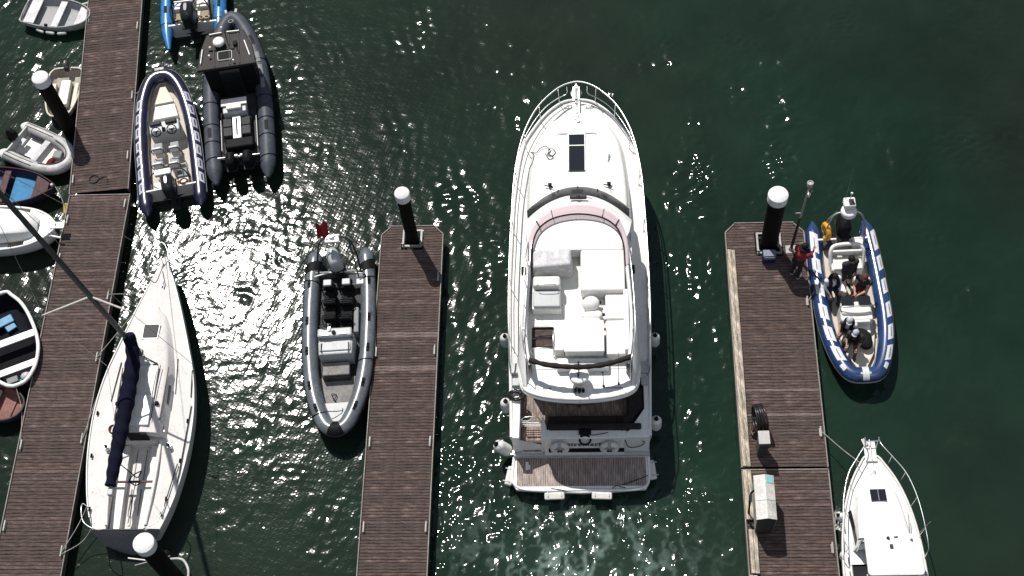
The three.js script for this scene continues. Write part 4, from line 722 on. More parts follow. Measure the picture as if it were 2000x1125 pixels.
// --- navy inflatable with white hand-strap panels, bow away
{
  const t = thing('inflatable_boat', 'navy blue inflatable with white strap panels and four seats beside the left jetty', 'inflatable boat', [-12.05, 0, -5.86], 0.2113, 'rigid inflatable boats');
  const { sw, tube } = ribHull(t, { path: [[0.90, 3.0], [0.93, 2.3], [0.93, 1.2], [0.92, 0.2], [0.84, -0.9], [0.66, -1.9], [0.40, -2.5], [0.18, -2.68], [0, -2.70]], r: 0.235, y0: 0.46, y1: 0.70, mat: navyTube, floorMat: beigeFloor, zt: 2.15, hullMat: offWhite, cone: 0.035 });
  part(tube, 'rubbing_strake', [sw.patch(0.03, 0.97, -14, 8, 0.014, 0, 130, 3)], darkGrey);
  part(tube, 'rub_line', [sw.line(0.04, 0.96, 14, 0.014, 0.010, 80)], midGrey);
  const pw = M(0.55, 0.55, 0.66, 0.5, { map: wornTex });
  for (let k = 0; k < 7; k++) for (const side of [0, 1]) {
    const s = 0.085 + k * 0.0475, q = side ? 1 - s : s, A = side ? [34, 78] : [50, 98];
    const p = part(tube, 'white_panel', [sw.patch(q - 0.0168, q + 0.0168, A[0], A[1], 0.007, side ? -0.008 : 0.008, 5, 5)], pw);
    part(p, 'hand_strap', [sw.patch(q - 0.010, q + 0.010, (A[0] + A[1]) / 2 - 5, (A[0] + A[1]) / 2 + 5, 0.016, 0, 3, 2)], darkGrey);
  }
  part(tube, 'seam_band', [sw.band(0.50, 10, 170, 0.008, 0.016, 16)], slateTube);
  part(tube, 'bow_patch', [rbox(0.34, 0.03, 0.12, 0.01, 0, 0.90, -2.86)], galv);
  part(t, 'foredeck', [slab([[-0.44, -0.95], [0.44, -0.95], [0.34, -1.6], [0.1, -2.25], [-0.1, -2.25], [-0.34, -1.6]], 0.36, 0.52, 0.03)], offWhite);
  part(t, 'bow_ledge', [slab([[-0.34, -1.55], [0.34, -1.55], [0.1, -2.28], [-0.1, -2.28]], 0.53, 0.60, 0.02)], cream);
  const con = part(t, 'console', [rbox(1.04, 0.66, 0.48, 0.05, 0.02, 0.66, -0.22)], lightGrey);
  for (const x of [-0.27, 0.27]) { part(con, 'instrument_hood', [rbox(0.40, 0.12, 0.18, 0.05, x, 1.03, -0.36)], darkGrey); part(con, 'steering_wheel', wheelAt(x, 1.0, -0.02, -0.75, 0.16), black); }
  part(con, 'throttle', [rbox(0.12, 0.08, 0.16, 0.02, 0.0, 1.02, -0.06), bar([0, 1.04, -0.06], [-0.02, 1.2, -0.1], 0.018)], black);
  const gy = M(0.30, 0.31, 0.34, 0.6), wy = M(0.72, 0.72, 0.72, 0.5);
  for (const [x, z] of [[-0.30, 0.50], [0.26, 0.56], [-0.33, 1.14], [0.22, 1.22]]) jockeySeat(t, x, z, 0.34, [offWhite, gy, wy], darkGrey, 0.95);
  part(t, 'grey_locker', [rbox(0.36, 0.3, 0.36, 0.04, 0.42, 0.5, 1.6)], midGrey);
  part(t, 'white_case', [rbox(0.56, 0.16, 0.24, 0.04, -0.12, 1.16, 1.86)], white);
  part(t, 'stern_frame', [rope([[-0.66, 0.66, 1.85], [-0.5, 1.1, 1.8], [0.5, 1.1, 1.8], [0.66, 0.66, 1.85]], 0.022, 40)], darkGrey);
  for (const [x, m] of [[-0.42, offWhite], [0.44, offWhite]]) part(t, 'battery_tray', [rbox(0.34, 0.16, 0.34, 0.03, x, 0.56, 2.0)], m);
  part(t, 'hose_coil', [ring(0.13, 0.03, 0.44, 0.68, 2.0, 0, 1.2)], M(0.25, 0.06, 0.04, 0.6));
  outboard(t, { y: 0.80, z: 2.12, s: 1.12, mat: M(0.016, 0.015, 0.018, 0.35, { clear: 0.3 }), label: 'black outboard engine' });
}
// --- dark grey cabin inflatable
{
  const t = thing('cabin_inflatable', 'dark grey inflatable with a black wheelhouse roof and white radar dome', 'inflatable boat', [-9.76, 0, -7.51], 0.1546, 'rigid inflatable boats');
  const { sw, tube } = ribHull(t, { path: [[0.88, 3.5], [0.92, 2.9], [0.95, 1.7], [0.95, 0.4], [0.90, -0.8], [0.74, -1.9], [0.50, -2.7], [0.22, -3.3], [0, -3.48]], r: 0.285, y0: 0.5, y1: 0.82, mat: slateTube, floorMat: darkGrey, zt: 2.6, hullMat: darkGrey, cone: 0.045 });
  part(tube, 'rubbing_strake', [sw.patch(0.02, 0.98, -14, 12, 0.014, 0, 130, 3)], black);
  for (const s of [0.115, 0.165, 0.06, 0.23, 0.34]) for (const q of [s, 1 - s]) part(tube, 'lashing', [sw.band(q, -20, 185, 0.012, 0.013, 18, s === 0.06 ? 0.012 : 0)], black);
  for (const q of [0.14, 0.86, 0.40, 0.60]) part(tube, 'wear_pad', [sw.patch(q - 0.014, q + 0.014, 70, 96, 0.010, 0, 4, 4)], rubber);
  for (const q of [0.655, 0.695, 0.735]) part(tube, 'fender_strip', [sw.patch(q - 0.015, q + 0.015, 70, 96, 0.02, 0, 4, 4)], midGrey, 'paler grey fender strip');
  part(t, 'bow_horn', [rbox(0.10, 0.05, 0.5, 0.02, -0.15, 1.02, -3.5, 0.2), rbox(0.10, 0.05, 0.5, 0.02, 0.15, 1.02, -3.5, -0.2), ring(0.09, 0.018, 0, 1.12, -3.1, 0, 1.3)], galv);
  part(t, 'bow_deck', [slab([[-0.6, -1.6], [0.6, -1.6], [0.3, -2.7], [0, -3.0], [-0.3, -2.7]], 0.5, 0.72, 0.04)], darkGrey);
  const wh = part(t, 'wheelhouse', [slab([[-0.86, -0.28], [0.86, -0.28], [0.84, -1.0], [0.56, -1.72], [-0.56, -1.72], [-0.84, -1.0]], 0.4, 2.08, 0.04)], black);
  const roofMat = M(0.026, 0.021, 0.021, 0.62, { map: wornTex });
  const rf = part(wh, 'roof', [slab([[-1.02, -0.12], [1.02, -0.12], [0.92, -0.9], [0.66, -1.66], [-0.66, -1.66], [-0.92, -0.9]], 2.08, 2.20, 0.03)], roofMat, 'worn black wheelhouse roof');
  for (const x of [-0.42, 0.12, 0.45]) part(rf, 'roof_rib', [rbox(0.05, 0.03, 1.44, 0.01, x, 2.21, -0.9)], darkGrey);
  part(rf, 'radar_dome', [new THREE.LatheGeometry([[0.001, -0.09], [0.17, -0.08], [0.2, -0.02], [0.2, 0.05], [0.14, 0.10], [0.001, 0.12]].map((p) => new THREE.Vector2(...p)), 22).translate(-0.20, 2.36, -1.12)], white);
  part(rf, 'dome_foot', [cyl(0.1, 0.1, 0.12, -0.20, 2.24, -1.12)], darkGrey);
  for (const [a, b] of [[[-0.80, 2.25, -0.98], [-0.88, 2.25, -0.38]], [[0.66, 2.25, -1.14], [0.82, 2.25, -0.46]]]) part(rf, 'grab_rail', [bar(a, b, 0.022), bar([a[0], 2.19, a[2]], a, 0.015), bar([b[0], 2.19, b[2]], b, 0.015)], white);
  for (const s of [-1, 1]) part(rf, 'light_bar', [bar([s * 0.09 - 0.02, 2.26, -1.62], [s * 0.52 - 0.02, 2.26, -1.6], 0.024)], white);
  part(rf, 'hatch_frame', [rope(rectP(-0.28, 0.2, -0.80, -0.42, 0.05).map(([x, z]) => [x, 2.225, z]), 0.018, 60, true)], lightGrey, 'pale square hatch frame');
  part(rf, 'hatch_lid', [rbox(0.42, 0.02, 0.34, 0.008, -0.04, 2.21, -0.61)], black);
  for (const [x, z] of [[-0.52, -0.98], [-0.56, -0.62], [0.26, -0.28], [-0.1, -1.8]]) part(rf, 'deck_lamp', [cyl(0.03, 0.03, 0.1, x, 2.25, z, 10), ball(0.042, x, 2.31, z)], white);
  part(rf, 'aerial_base', [rbox(0.14, 0.1, 0.2, 0.03, 0.34, 2.25, -1.06)], black);
  part(rf, 'cable', [rope([[0.36, 2.23, -1.0], [0.40, 2.23, -0.8], [0.46, 2.23, -0.6]], 0.02, 20), rope([[-0.6, 2.22, -0.9], [-0.2, 2.22, -0.88], [0.3, 2.22, -0.86]], 0.014, 20), rope([[-0.02, 2.22, -1.75], [0.05, 2.22, -1.3], [0.14, 2.22, -0.95]], 0.018, 20)], black);
  part(wh, 'doorway', [box(0.7, 1.4, 0.03, 0.0, 1.2, -0.24)], glassDark);
  part(t, 'engine_box', [rbox(0.82, 0.4, 0.5, 0.04, -0.05, 0.80, 0.66)], lightGrey);
  part(t, 'engine_lid', [rbox(0.90, 0.06, 0.30, 0.02, -0.05, 1.05, 0.50), rbox(0.52, 0.10, 0.20, 0.03, -0.05, 1.09, 0.74)], offWhite);
  part(t, 'cargo_deck', [rbox(1.3, 0.08, 2.3, 0.02, -0.02, 0.42, 1.6)], darkGrey);
  for (const x of [-0.36, 0.28]) for (const z of [1.16, 1.55]) part(t, 'seat_pad', [rbox(0.30, 0.16, 0.36, 0.03, x, 0.72, z)], M(0.07, 0.068, 0.072, 0.75, { map: wornTex }));
  part(t, 'seat_plinth', [rbox(1.0, 0.24, 0.95, 0.03, -0.03, 0.54, 1.38)], black);
  part(t, 'track_plate', [plate(rectP(-0.17, 0.11, 0.95, 1.9, 0.02), [rectP(-0.07, 0.01, 1.03, 1.8, 0.03)], 0.70, 0.84, 0.01)], white, 'white slotted track plate');
  part(t, 'winch_box', [rbox(1.0, 0.36, 0.42, 0.08, 0.02, 0.62, 2.05)], black);
  for (const x of [-0.62, 0.62]) part(t, 'side_rail', [bar([x, 0.62, 0.9], [x, 0.62, 2.2], 0.018), bar([x, 0.4, 0.9], [x, 0.62, 0.9], 0.014), bar([x, 0.4, 2.2], [x, 0.62, 2.2], 0.014)], alu);
  part(t, 'tow_bar', [bar([-0.72, 0.92, 2.72], [0.72, 0.92, 2.78], 0.032)], steel);
  for (const x of [-0.6, 0.6]) part(t, 'bar_post', [bar([x, 0.4, 2.55], [x, 0.92, 2.75], 0.022)], darkGrey);
  for (const x of [-0.07, 0.12]) part(t, 'tow_lamp', [rbox(0.12, 0.10, 0.08, 0.02, x, 0.98, 2.76)], white);
  for (const x of [-0.28, 0.3]) outboard(t, { x, y: 0.62, z: 2.66, s: 0.9, mat: black, label: 'black outboard engine' });
}
// --- sky blue inflatable cut by the top edge of the picture
{
  const t = thing('inflatable_boat', 'bright sky-blue inflatable at the top, its black outboard towards the viewer', 'inflatable boat', [-12.12, 0, -13.5], 0.12, 'rigid inflatable boats');
  const { sw, tube } = ribHull(t, { path: [[0.88, 3.55], [0.95, 2.9], [0.98, 1.7], [0.98, 0.4], [0.94, -0.8], [0.78, -1.9], [0.48, -2.8], [0.2, -3.2], [0, -3.26]], r: 0.25, y0: 0.48, y1: 0.75, mat: skyTube, floorMat: offWhite, zt: 2.6, hullMat: white, cone: 0.10 });
  part(tube, 'rubbing_strake', [sw.patch(0.02, 0.98, -16, 6, 0.014, 0, 130, 3)], black);
  for (const q of [0.12, 0.88, 0.2, 0.8]) part(tube, 'grab_handle', [sw.patch(q - 0.011, q + 0.011, 76, 100, 0.014, 0, 3, 3)], black);
  for (const q of [0.075, 0.925]) part(tube, 'seam_band', [sw.band(q, -10, 185, 0.006, 0.010, 16)], navyTube);
  outboard(t, { y: 0.95, z: 2.42, s: 1.3, mat: M(0.010, 0.010, 0.011, 0.4, { clear: 0.3 }), label: 'large black outboard engine' });
  const fr = part(t, 'stern_frame', [rope([[-0.70, 0.6, 2.5], [-0.66, 1.2, 1.6], [-0.52, 1.5, 1.3], [0.52, 1.5, 1.3], [0.66, 1.2, 1.6], [0.70, 0.6, 2.5]], 0.03, 50)], black);
  part(fr, 'cross_bar', [bar([-0.6, 1.0, 1.8], [0.6, 1.0, 1.8], 0.03)], white);
  for (const [x, m] of [[-0.42, white], [0.40, offWhite]]) part(t, 'stern_locker', [rbox(0.42, 0.26, 0.34, 0.03, x, 0.72, 1.84)], m);
  part(t, 'bench', [rbox(1.2, 0.3, 0.4, 0.05, 0, 0.6, 1.2)], white);
  for (const x of [-0.44, 0.46]) part(t, 'fuel_tank', [rbox(0.36, 0.22, 0.42, 0.07, x, 0.60, 2.26)], M(0.26, 0.21, 0.13, 0.55));
  for (const [x, z] of [[-0.5, 2.54], [-0.3, 2.56], [0.34, 2.5], [0.55, 2.5]]) part(t, 'rope_hank', [ring(0.09, 0.028, x, 0.76, z - 0.04, 0, 1.3)], M(0.52, 0.44, 0.30, 0.85, { map: clothTex }));
  part(t, 'black_case', [rbox(0.40, 0.28, 0.36, 0.04, 0.35, 0.95, 1.3)], black);
  part(t, 'side_panel', [rbox(0.30, 0.34, 0.3, 0.03, -0.58, 0.8, 1.5)], M(0.03, 0.10, 0.20, 0.5));
  part(t, 'fuel_hose', [rope([[-0.66, 0.9, 1.6], [-0.78, 0.85, 2.0], [-0.66, 0.8, 2.5], [-0.3, 0.9, 2.6]], 0.024, 30), rope([[0.1, 1.2, 2.2], [0.3, 1.1, 1.7], [0.62, 0.9, 2.0], [0.72, 0.7, 2.5]], 0.024, 30)], black);
}

// ---------------------------------------------------------------- the sailing boat along the left jetty (bow to -z)
{
  const t = thing('sailing_boat', 'white sailing boat with navy boom cover and tall grey mast beside the left jetty', 'sailing boat', [-11.17, 0, 4.08], 0.004);
  const tab = [[-4.78, 0.02, 1.20, 0.7], [-4.6, 0.09, 1.19, 0.4], [-3.68, 0.46, 1.15, 0.0], [-2.7, 0.79, 1.11, -0.25], [-1.75, 1.08, 1.08, -0.4], [-0.6, 1.40, 1.05, -0.5], [0.5, 1.56, 1.02, -0.5], [1.4, 1.58, 1.0, -0.5], [2.3, 1.52, 0.99, -0.45], [3.3, 1.36, 0.98, -0.35], [3.9, 1.21, 0.98, -0.25], [4.42, 1.02, 0.98, -0.15]];
  part(t, 'hull', [hullSkin(tab, { n: 60, sec: 10, full: 0.5 })], M(0.64, 0.63, 0.61, 0.4));
  const zz = []; for (let i = 0; i <= 50; i++) zz.push(-4.74 + 9.14 * i / 50);
  const outl = [...zz.map((z) => [lerpTable(tab, z)[0] - 0.02, z]), ...zz.slice().reverse().map((z) => [-lerpTable(tab, z)[0] + 0.02, z])];
  const well = [[-0.62, 1.62], [0.62, 1.62], [0.60, 3.0], [0.52, 4.40], [-0.60, 4.40], [-0.66, 3.0]];
  const deckM = M(0.68, 0.655, 0.645, 0.65);
  const pl = plate(outl, [well], -0.05, 0); { const p = pl.attributes.position; for (let i = 0; i < p.count; i++) { const [b, y] = lerpTable(tab, p.getZ(i)); p.setY(i, p.getY(i) + y + 0.05 * (1 - (p.getX(i) / Math.max(0.2, b)) ** 2)); } pl.computeVertexNormals(); }
  part(t, 'deck', [pl], deckM);
  for (const s of [-1, 1]) part(t, 'toe_rail', [rope(zz.filter((_, i) => i % 3 === 0).map((z) => { const [b, y] = lerpTable(tab, z); return [s * (b - 0.02), y + 0.025, z]; }), 0.022, 80)], white);
  part(t, 'transom', [grid([[[-1.02, 0.98, 4.42], [0, 0.99, 4.46], [1.02, 0.98, 4.42]], [[-0.74, 0.5, 4.72], [0, 0.46, 4.82], [0.74, 0.5, 4.72]], [[-0.4, 0.1, 4.78], [0, -0.1, 4.86], [0.4, 0.1, 4.78]]])], M(0.155, 0.155, 0.16, 0.6), 'dark grey raked transom');
  // trunk cabin
  const cab = part(t, 'cabin', [trunk([[-2.9, 0.10, 1.17, 1.1], [-2.6, 0.36, 1.24, 1.1], [-1.9, 0.60, 1.34, 1.08], [-0.6, 0.84, 1.44, 1.04], [0.6, 0.88, 1.50, 1.0], [1.55, 0.84, 1.50, 1.0]], { n: 34, lean: 0.2, camber: 0.07, edge: 0.08 })], deckM);
  part(cab, 'hatch', [rbox(0.46, 0.05, 0.46, 0.02, -0.03, 1.432, -1.92, 0, -0.02)], M(0.075, 0.07, 0.075, 0.75, { map: null, specularIntensity: 0.3 }), 'square grey deck hatch');
  part(cab, 'hatch_rim', [rbox(0.53, 0.04, 0.53, 0.015, -0.03, 1.40, -1.92, 0, -0.06)], white);
  for (const s of [-1, 1]) part(cab, 'cabin_window', [box(0.02, 0.10, 0.62, s * 0.80, 1.27, 0.22, 0, 0, s * 0.42)], glassDark);
  part(cab, 'sliding_hatch', [rbox(0.62, 0.07, 1.0, 0.03, 0.10, 1.60, 0.86)], white);
  part(cab, 'hatch_garage', [rbox(0.70, 0.06, 1.1, 0.03, 0.10, 1.565, -0.1)], offWhite);
  part(cab, 'companionway', [box(0.60, 0.52, 0.03, 0.04, 1.25, 1.60)], black, 'dark companionway');
  for (const s of [-1, 1]) part(cab, 'handrail', [bar([s * 0.72, 1.44, -0.65], [s * 0.70, 1.50, 1.15], 0.018)], M(0.14, 0.12, 0.10, 0.7));
  for (const [a, b] of [[[0.86, 1.10, -1.1], [0.93, 1.06, 0.1]], [[1.36, 1.10, -0.7], [1.42, 1.06, 0.2]], [[-0.92, 1.12, -1.0], [-1.06, 1.06, 0.3]]]) part(t, 'genoa_track', [bar(a, b, 0.018)], darkGrey);
  for (const [a, b] of [[[1.47, 1.06, 0.5], [1.36, 1.04, 3.0]], [[1.30, 1.08, 2.4], [1.04, 1.06, 3.9]]]) part(t, 'boat_hook', [bar(a, b, 0.018)], darkGrey, 'dark pole lashed along the side deck');
  // cockpit well
  const ck = part(t, 'cockpit', [box(1.34, 0.03, 2.85, 0, 0.50, 3.0), box(0.03, 0.5, 2.8, -0.64, 0.74, 3.0, 0.0), box(0.03, 0.5, 2.8, 0.60, 0.74, 3.0, -0.0), box(1.24, 0.5, 0.03, 0, 0.74, 1.63), box(1.14, 0.46, 0.03, -0.04, 0.74, 4.40)], deckM);
  for (const s of [-1, 1]) part(ck, 'bench', [box(0.30, 0.26, 2.7, s * 0.46, 0.64, 3.02, -s * 0.02)], offWhite);
  for (const x of [-0.16, 0.13]) part(ck, 'floor_batten', [box(0.025, 0.02, 1.1, x, 0.525, 2.25), box(0.03, 0.02, 0.85, x - 0.01, 0.525, 3.4)], midGrey);
  for (const s of [-1, 1]) part(t, 'coaming', [rope([[s * 0.68, 1.06, 1.62], [s * 0.70, 1.10, 2.4], [s * 0.66, 1.08, 3.4], [s * 0.58, 1.04, 4.3]], 0.05, 40)], offWhite);
  for (const [x, z] of [[-0.93, 1.86], [0.98, 1.84], [-0.62, 1.36], [0.72, 1.38]]) { const w = part(t, 'winch', [cyl(0.085, 0.07, 0.05, x, 1.08, z, 16), cyl(0.06, 0.075, 0.12, x, 1.16, z, 16)], chrome); part(w, 'winch_top', [cyl(0.055, 0.05, 0.04, x, 1.24, z, 14)], black); }
  for (const [x, z, m] of [[0.62, 1.30, M(0.16, 0.02, 0.035, 0.8, { map: clothTex })], [-0.78, 1.32, M(0.13, 0.03, 0.04, 0.8, { map: clothTex })]]) { const pts = []; for (let i = 0; i < 40; i++) { const a = i * 0.7; pts.push([x + Math.cos(a) * (0.12 + 0.03 * Math.sin(i)), 1.08 + 0.12 + 0.002 * i, z + Math.sin(a) * 0.13]); } part(t, 'sheet_coil', [rope(pts, 0.018, 160)], m, 'coiled dark red sheet'); }
  part(t, 'traveller', [rbox(1.24, 0.05, 0.07, 0.015, 0.02, 0.98, 2.92)], M(0.07, 0.045, 0.045, 0.6));
  part(t, 'mainsheet', [rope([[-0.28, 1.7, 2.6], [0.0, 1.2, 2.75], [0.12, 1.02, 2.8], [0.2, 1.0, 2.6], [0.02, 1.02, 2.7], [-0.1, 1.05, 2.9], [0.1, 1.02, 3.05], [0.25, 1.0, 2.95]], 0.018, 60)], ropeDark);
  part(t, 'tiller', [bar([0.06, 0.95, 4.3], [0.06, 0.98, 3.4], 0.022, 0.018), bar([0.02, 1.02, 3.85], [0.09, 1.0, 2.95], 0.014)], M(0.12, 0.10, 0.09, 0.5));
  part(t, 'tiller_grip', [cyl(0.04, 0.05, 0.3, 0.06, 0.96, 4.15, 12, 0, Math.PI / 2)], offWhite);
  for (const [x, z] of [[-1.38, 2.1], [-1.16, 3.8], [1.42, 1.0], [1.36, 2.3], [1.02, 3.98], [-1.42, 0.7], [1.1, 3.5]]) part(t, 'deck_fitting', [rbox(0.06, 0.06, 0.14, 0.02, x, 1.07, z), bar([x, 1.0, z], [x, 1.12, z], 0.02)], black);
  part(t, 'mooring_cleat', [rbox(0.05, 0.03, 0.24, 0.01, 0.02, 1.26, -3.75)], chrome);
  part(t, 'pulpit', [rope([[-0.40, 1.18, -3.9], [-0.34, 1.68, -4.1], [-0.2, 1.78, -4.7], [0, 1.8, -4.95], [0.2, 1.78, -4.7], [0.34, 1.68, -4.1], [0.40, 1.18, -3.9]], 0.016, 50), bar([0.1, 1.2, -4.6], [0.18, 1.77, -4.72], 0.012), bar([-0.1, 1.2, -4.6], [-0.18, 1.77, -4.72], 0.012)], chrome);
  for (const s of [-1, 1]) part(t, 'pushpit', [rope([[s * 1.20, 1.0, 3.75], [s * 1.24, 1.5, 3.8], [s * 1.10, 1.55, 4.35], [s * 0.72, 1.55, 4.6], [s * 0.68, 0.98, 4.4]], 0.016, 40)], chrome);
  part(t, 'painter', [rope([[-0.02, 1.24, -4.2], [0.05, 1.22, -3.95], [0.12, 1.21, -3.7], [0.10, 1.21, -3.55]], 0.012, 20)], ropeDark);
  // mast, spreaders, boom with its cover
  const lean = [-0.083, 1, 0.02], at = (h) => [-0.27 + lean[0] * h, 1.45 + h, -1.16 + lean[2] * h];
  const mastM = M(0.045, 0.058, 0.058, 0.45, { map: wornTex });
  const mast = part(t, 'mast', [bar(at(0), at(11.5), 0.085, 0.07, 14), cyl(0.14, 0.11, 0.1, -0.27, 1.50, -1.16)], mastM, 'tall dark grey mast');
  const sp = at(3.72);
  for (const [x, z] of [[-1.30, 0.60], [1.28, 0.54]]) part(mast, 'spreader', [bar(sp, [sp[0] + x, sp[1] + 0.02, sp[2] + z], 0.035, 0.028, 8)], M(0.52, 0.50, 0.47, 0.6));
  for (const s of [-1, 1]) part(mast, 'shroud', [bar([s * 1.36, 1.05, -0.9], [sp[0] + s * 1.29, sp[1], sp[2] + 0.57], 0.007), bar([sp[0] + s * 1.29, sp[1], sp[2] + 0.57], at(11), 0.007)], steel);
  part(mast, 'forestay', [bar([0, 1.25, -4.7], at(11.2), 0.008)], steel);
  part(mast, 'gooseneck', [rbox(0.2, 0.16, 0.2, 0.04, -0.25, 1.78, -1.06), bar([-0.15, 1.6, -1.0], [0.30, 1.5, -0.78], 0.016), bar([-0.1, 1.62, -1.05], [0.22, 1.5, -0.62], 0.010), rbox(0.16, 0.05, 0.05, 0.01, 0.3, 1.52, -0.72, 0.6)], darkGrey);
  const boom = part(t, 'boom', [bar([-0.27, 1.82, -1.1], [-0.30, 1.86, 3.55], 0.07, 0.06, 12)], alu);
  part(boom, 'boom_end', [rbox(0.16, 0.18, 0.24, 0.03, -0.30, 1.86, 3.58)], lightGrey);
  part(boom, 'sail_cover', [sweep([[-0.30, 2.55, -1.22], [-0.26, 2.25, -1.02], [-0.20, 2.10, -0.6], [-0.20, 2.06, 0.4], [-0.24, 2.02, 1.6], [-0.28, 1.98, 2.6], [-0.31, 1.96, 3.42]], (s) => 0.17 + 0.09 * Math.sin(Math.min(1, s * 2.2) * 1.57) - 0.10 * s * s + 0.014 * Math.sin(s * 70) + 0.01 * Math.sin(s * 31), { n: 90, seg: 16 }).geo], navyCloth, 'bulging navy canvas sail cover');
  for (const [a, b] of [[[0.42, 1.58, -0.7], [0.36, 1.62, 1.25]], [[0.50, 1.58, -0.65], [0.46, 1.60, 1.2]]]) part(t, 'halyard', [bar(a, b, 0.012)], ropeDark);
  part(t, 'instrument', [rbox(0.12, 0.10, 0.12, 0.03, 0.55, 1.56, 0.62), rbox(0.12, 0.10, 0.12, 0.03, -0.66, 1.56, 0.62)], black);
}

// ---------------------------------------------------------------- small white motor boat at lower right
{
  const t = thing('motor_boat', 'small white cabin motor boat with a hard top at the lower right jetty', 'motor boat', [10.60, 0, 8.67], 0.012);
  const tab = [[-2.20, 0.14, 1.32, 0.7], [-2.0, 0.30, 1.31, 0.4], [-1.6, 0.55, 1.29, 0.0], [-1.1, 0.77, 1.26, -0.2], [-0.4, 0.97, 1.21, -0.35], [0.5, 1.10, 1.16, -0.4], [1.8, 1.15, 1.12, -0.4], [3.6, 1.10, 1.1, -0.4]];
  part(t, 'hull', [hullSkin(tab, { n: 50, sec: 10, full: 0.5 })], white);
  part(t, 'deck', [deckSkin(tab, { n: 50, inset: 0.02, camber: 0.03, dy: -0.02, z1: 1.0 })], white);
  for (const s of [-1, 1]) part(t, 'side_deck', [slab([[s * 1.10, 0.9], [s * 0.90, 0.9], [s * 0.88, 3.55], [s * 1.06, 3.55]], 1.0, 1.12)], white);
  part(t, 'cockpit_floor', [box(1.8, 0.05, 2.7, 0, 0.5, 2.2)], M(0.30, 0.30, 0.30, 0.7));
  for (const s of [-1, 1]) part(t, 'cockpit_side', [box(0.04, 0.6, 2.6, s * 0.89, 0.8, 2.25)], M(0.24, 0.24, 0.25, 0.7));
  part(t, 'gunwale', [rope([...Array.from({ length: 24 }, (_, i) => { const z = 3.5 - 5.65 * i / 23, [b, y] = lerpTable(tab, z); return [-b + 0.01, y + 0.01, z]; }), ...Array.from({ length: 24 }, (_, i) => { const z = -2.15 + 5.65 * i / 23, [b, y] = lerpTable(tab, z); return [b - 0.01, y + 0.01, z]; })], 0.035, 120)], offWhite);
  const cab = part(t, 'cabin', [trunk([[-1.62, 0.05, 1.33, 1.25], [-1.5, 0.30, 1.40, 1.22], [-1.1, 0.58, 1.52, 1.2], [-0.5, 0.72, 1.62, 1.18], [0.2, 0.80, 1.72, 1.14], [0.62, 0.82, 1.80, 1.12]], { n: 26, lean: 0.14, camber: 0.07, edge: 0.1 })], white);
  part(cab, 'hatch', [rbox(0.44, 0.04, 0.38, 0.015, -0.02, 1.655, -0.84, 0, -0.16)], glassDark, 'dark square foredeck hatch');
  part(cab, 'hatch_divider', [box(0.02, 0.012, 0.36, -0.02, 1.681, -0.84, 0, -0.16)], midGrey);
  part(cab, 'side_window', [box(0.03, 0.16, 1.0, -0.785, 1.46, 0.05, 0.10, 0, -0.3)], glassDark);
  part(cab, 'side_window', [box(0.02, 0.14, 0.85, 0.755, 1.48, 0.12, -0.08, 0, 0.3)], glassDark);
  part(cab, 'windscreen', [grid([[[-0.74, 1.80, 0.50], [0, 1.88, 0.42], [0.74, 1.80, 0.50]], [[-0.72, 2.22, 0.72], [0, 2.26, 0.66], [0.72, 2.22, 0.72]]])], glassGrey);
  part(cab, 'windscreen_trim', [rope([[-0.76, 1.80, 0.50], [-0.3, 1.88, 0.44], [0, 1.89, 0.42], [0.3, 1.88, 0.44], [0.76, 1.80, 0.50]], 0.026, 40)], darkGrey);
  const roof = part(t, 'hard_top', [slab(rectP(-0.70, 0.80, 0.54, 1.70, 0.10, 6), 2.24, 2.34, 0.03)], white, 'white hard top roof');
  part(roof, 'roof_horn', [cyl(0.05, 0.03, 0.08, -0.06, 2.37, 0.66), rbox(0.09, 0.05, 0.12, 0.02, 0.0, 2.36, 0.9), bar([0.1, 2.37, 0.64], [0.2, 2.37, 0.63], 0.015)], darkGrey);
  part(roof, 'roof_light', [cyl(0.04, 0.02, 0.08, 0.56, 2.38, 0.72)], midGrey);
  part(roof, 'antenna', [bar([0.80, 2.3, 0.52], [1.05, 2.75, 0.35], 0.008)], steel);
  for (const [x, z] of [[-0.72, 1.66], [0.74, 1.66], [-0.72, 0.6], [0.74, 0.6]]) part(t, 'roof_post', [bar([x, 1.1, z + 0.05], [x, 2.26, z], 0.02)], chrome);
  part(t, 'bowsprit', [rbox(0.34, 0.07, 0.62, 0.06, -0.02, 1.36, -2.28)], white);
  part(t, 'anchor', [bar([-0.02, 1.44, -2.62], [-0.02, 1.42, -1.95], 0.022), rbox(0.14, 0.06, 0.24, 0.02, -0.16, 1.42, -2.55, 0.3)], steel);
  part(t, 'windlass', [rbox(0.14, 0.10, 0.15, 0.03, -0.02, 1.40, -1.6), bar([-0.02, 1.40, -1.9], [-0.02, 1.42, -1.66], 0.012)], chrome);
  for (const s of [-1, 1]) {
    const rl = [[s * 0.20, 1.72, -2.55], [s * 0.22, 1.80, -2.35], [s * 0.48, 1.82, -1.95], [s * 0.80, 1.82, -1.45], [s * 1.02, 1.82, -0.7], [s * 1.12, 1.80, 0.2], [s * 1.14, 1.7, 0.75], [s * 1.12, 1.15, 0.85]];
    const r = part(t, 'bow_rail', [rope(rl, 0.016, 60)], chrome);
    for (const k of [2, 3, 4, 5]) part(r, 'stanchion', [bar([rl[k][0] * 0.93, 1.2, rl[k][2] + 0.04], rl[k], 0.011)], chrome);
    part(t, 'fore_post', [bar([s * 0.14, 1.36, -2.35], [s * 0.20, 1.78, -2.55], 0.018)], chrome);
  }
  part(t, 'rail_bridge', [bar([-0.19, 1.62, -2.5], [0.19, 1.62, -2.5], 0.014)], chrome);
  for (const z of [0.0, 0.9, 1.3]) part(t, 'deck_cleat', [rbox(0.03, 0.05, 0.18, 0.01, -0.98, 1.2, z)], midGrey);
}
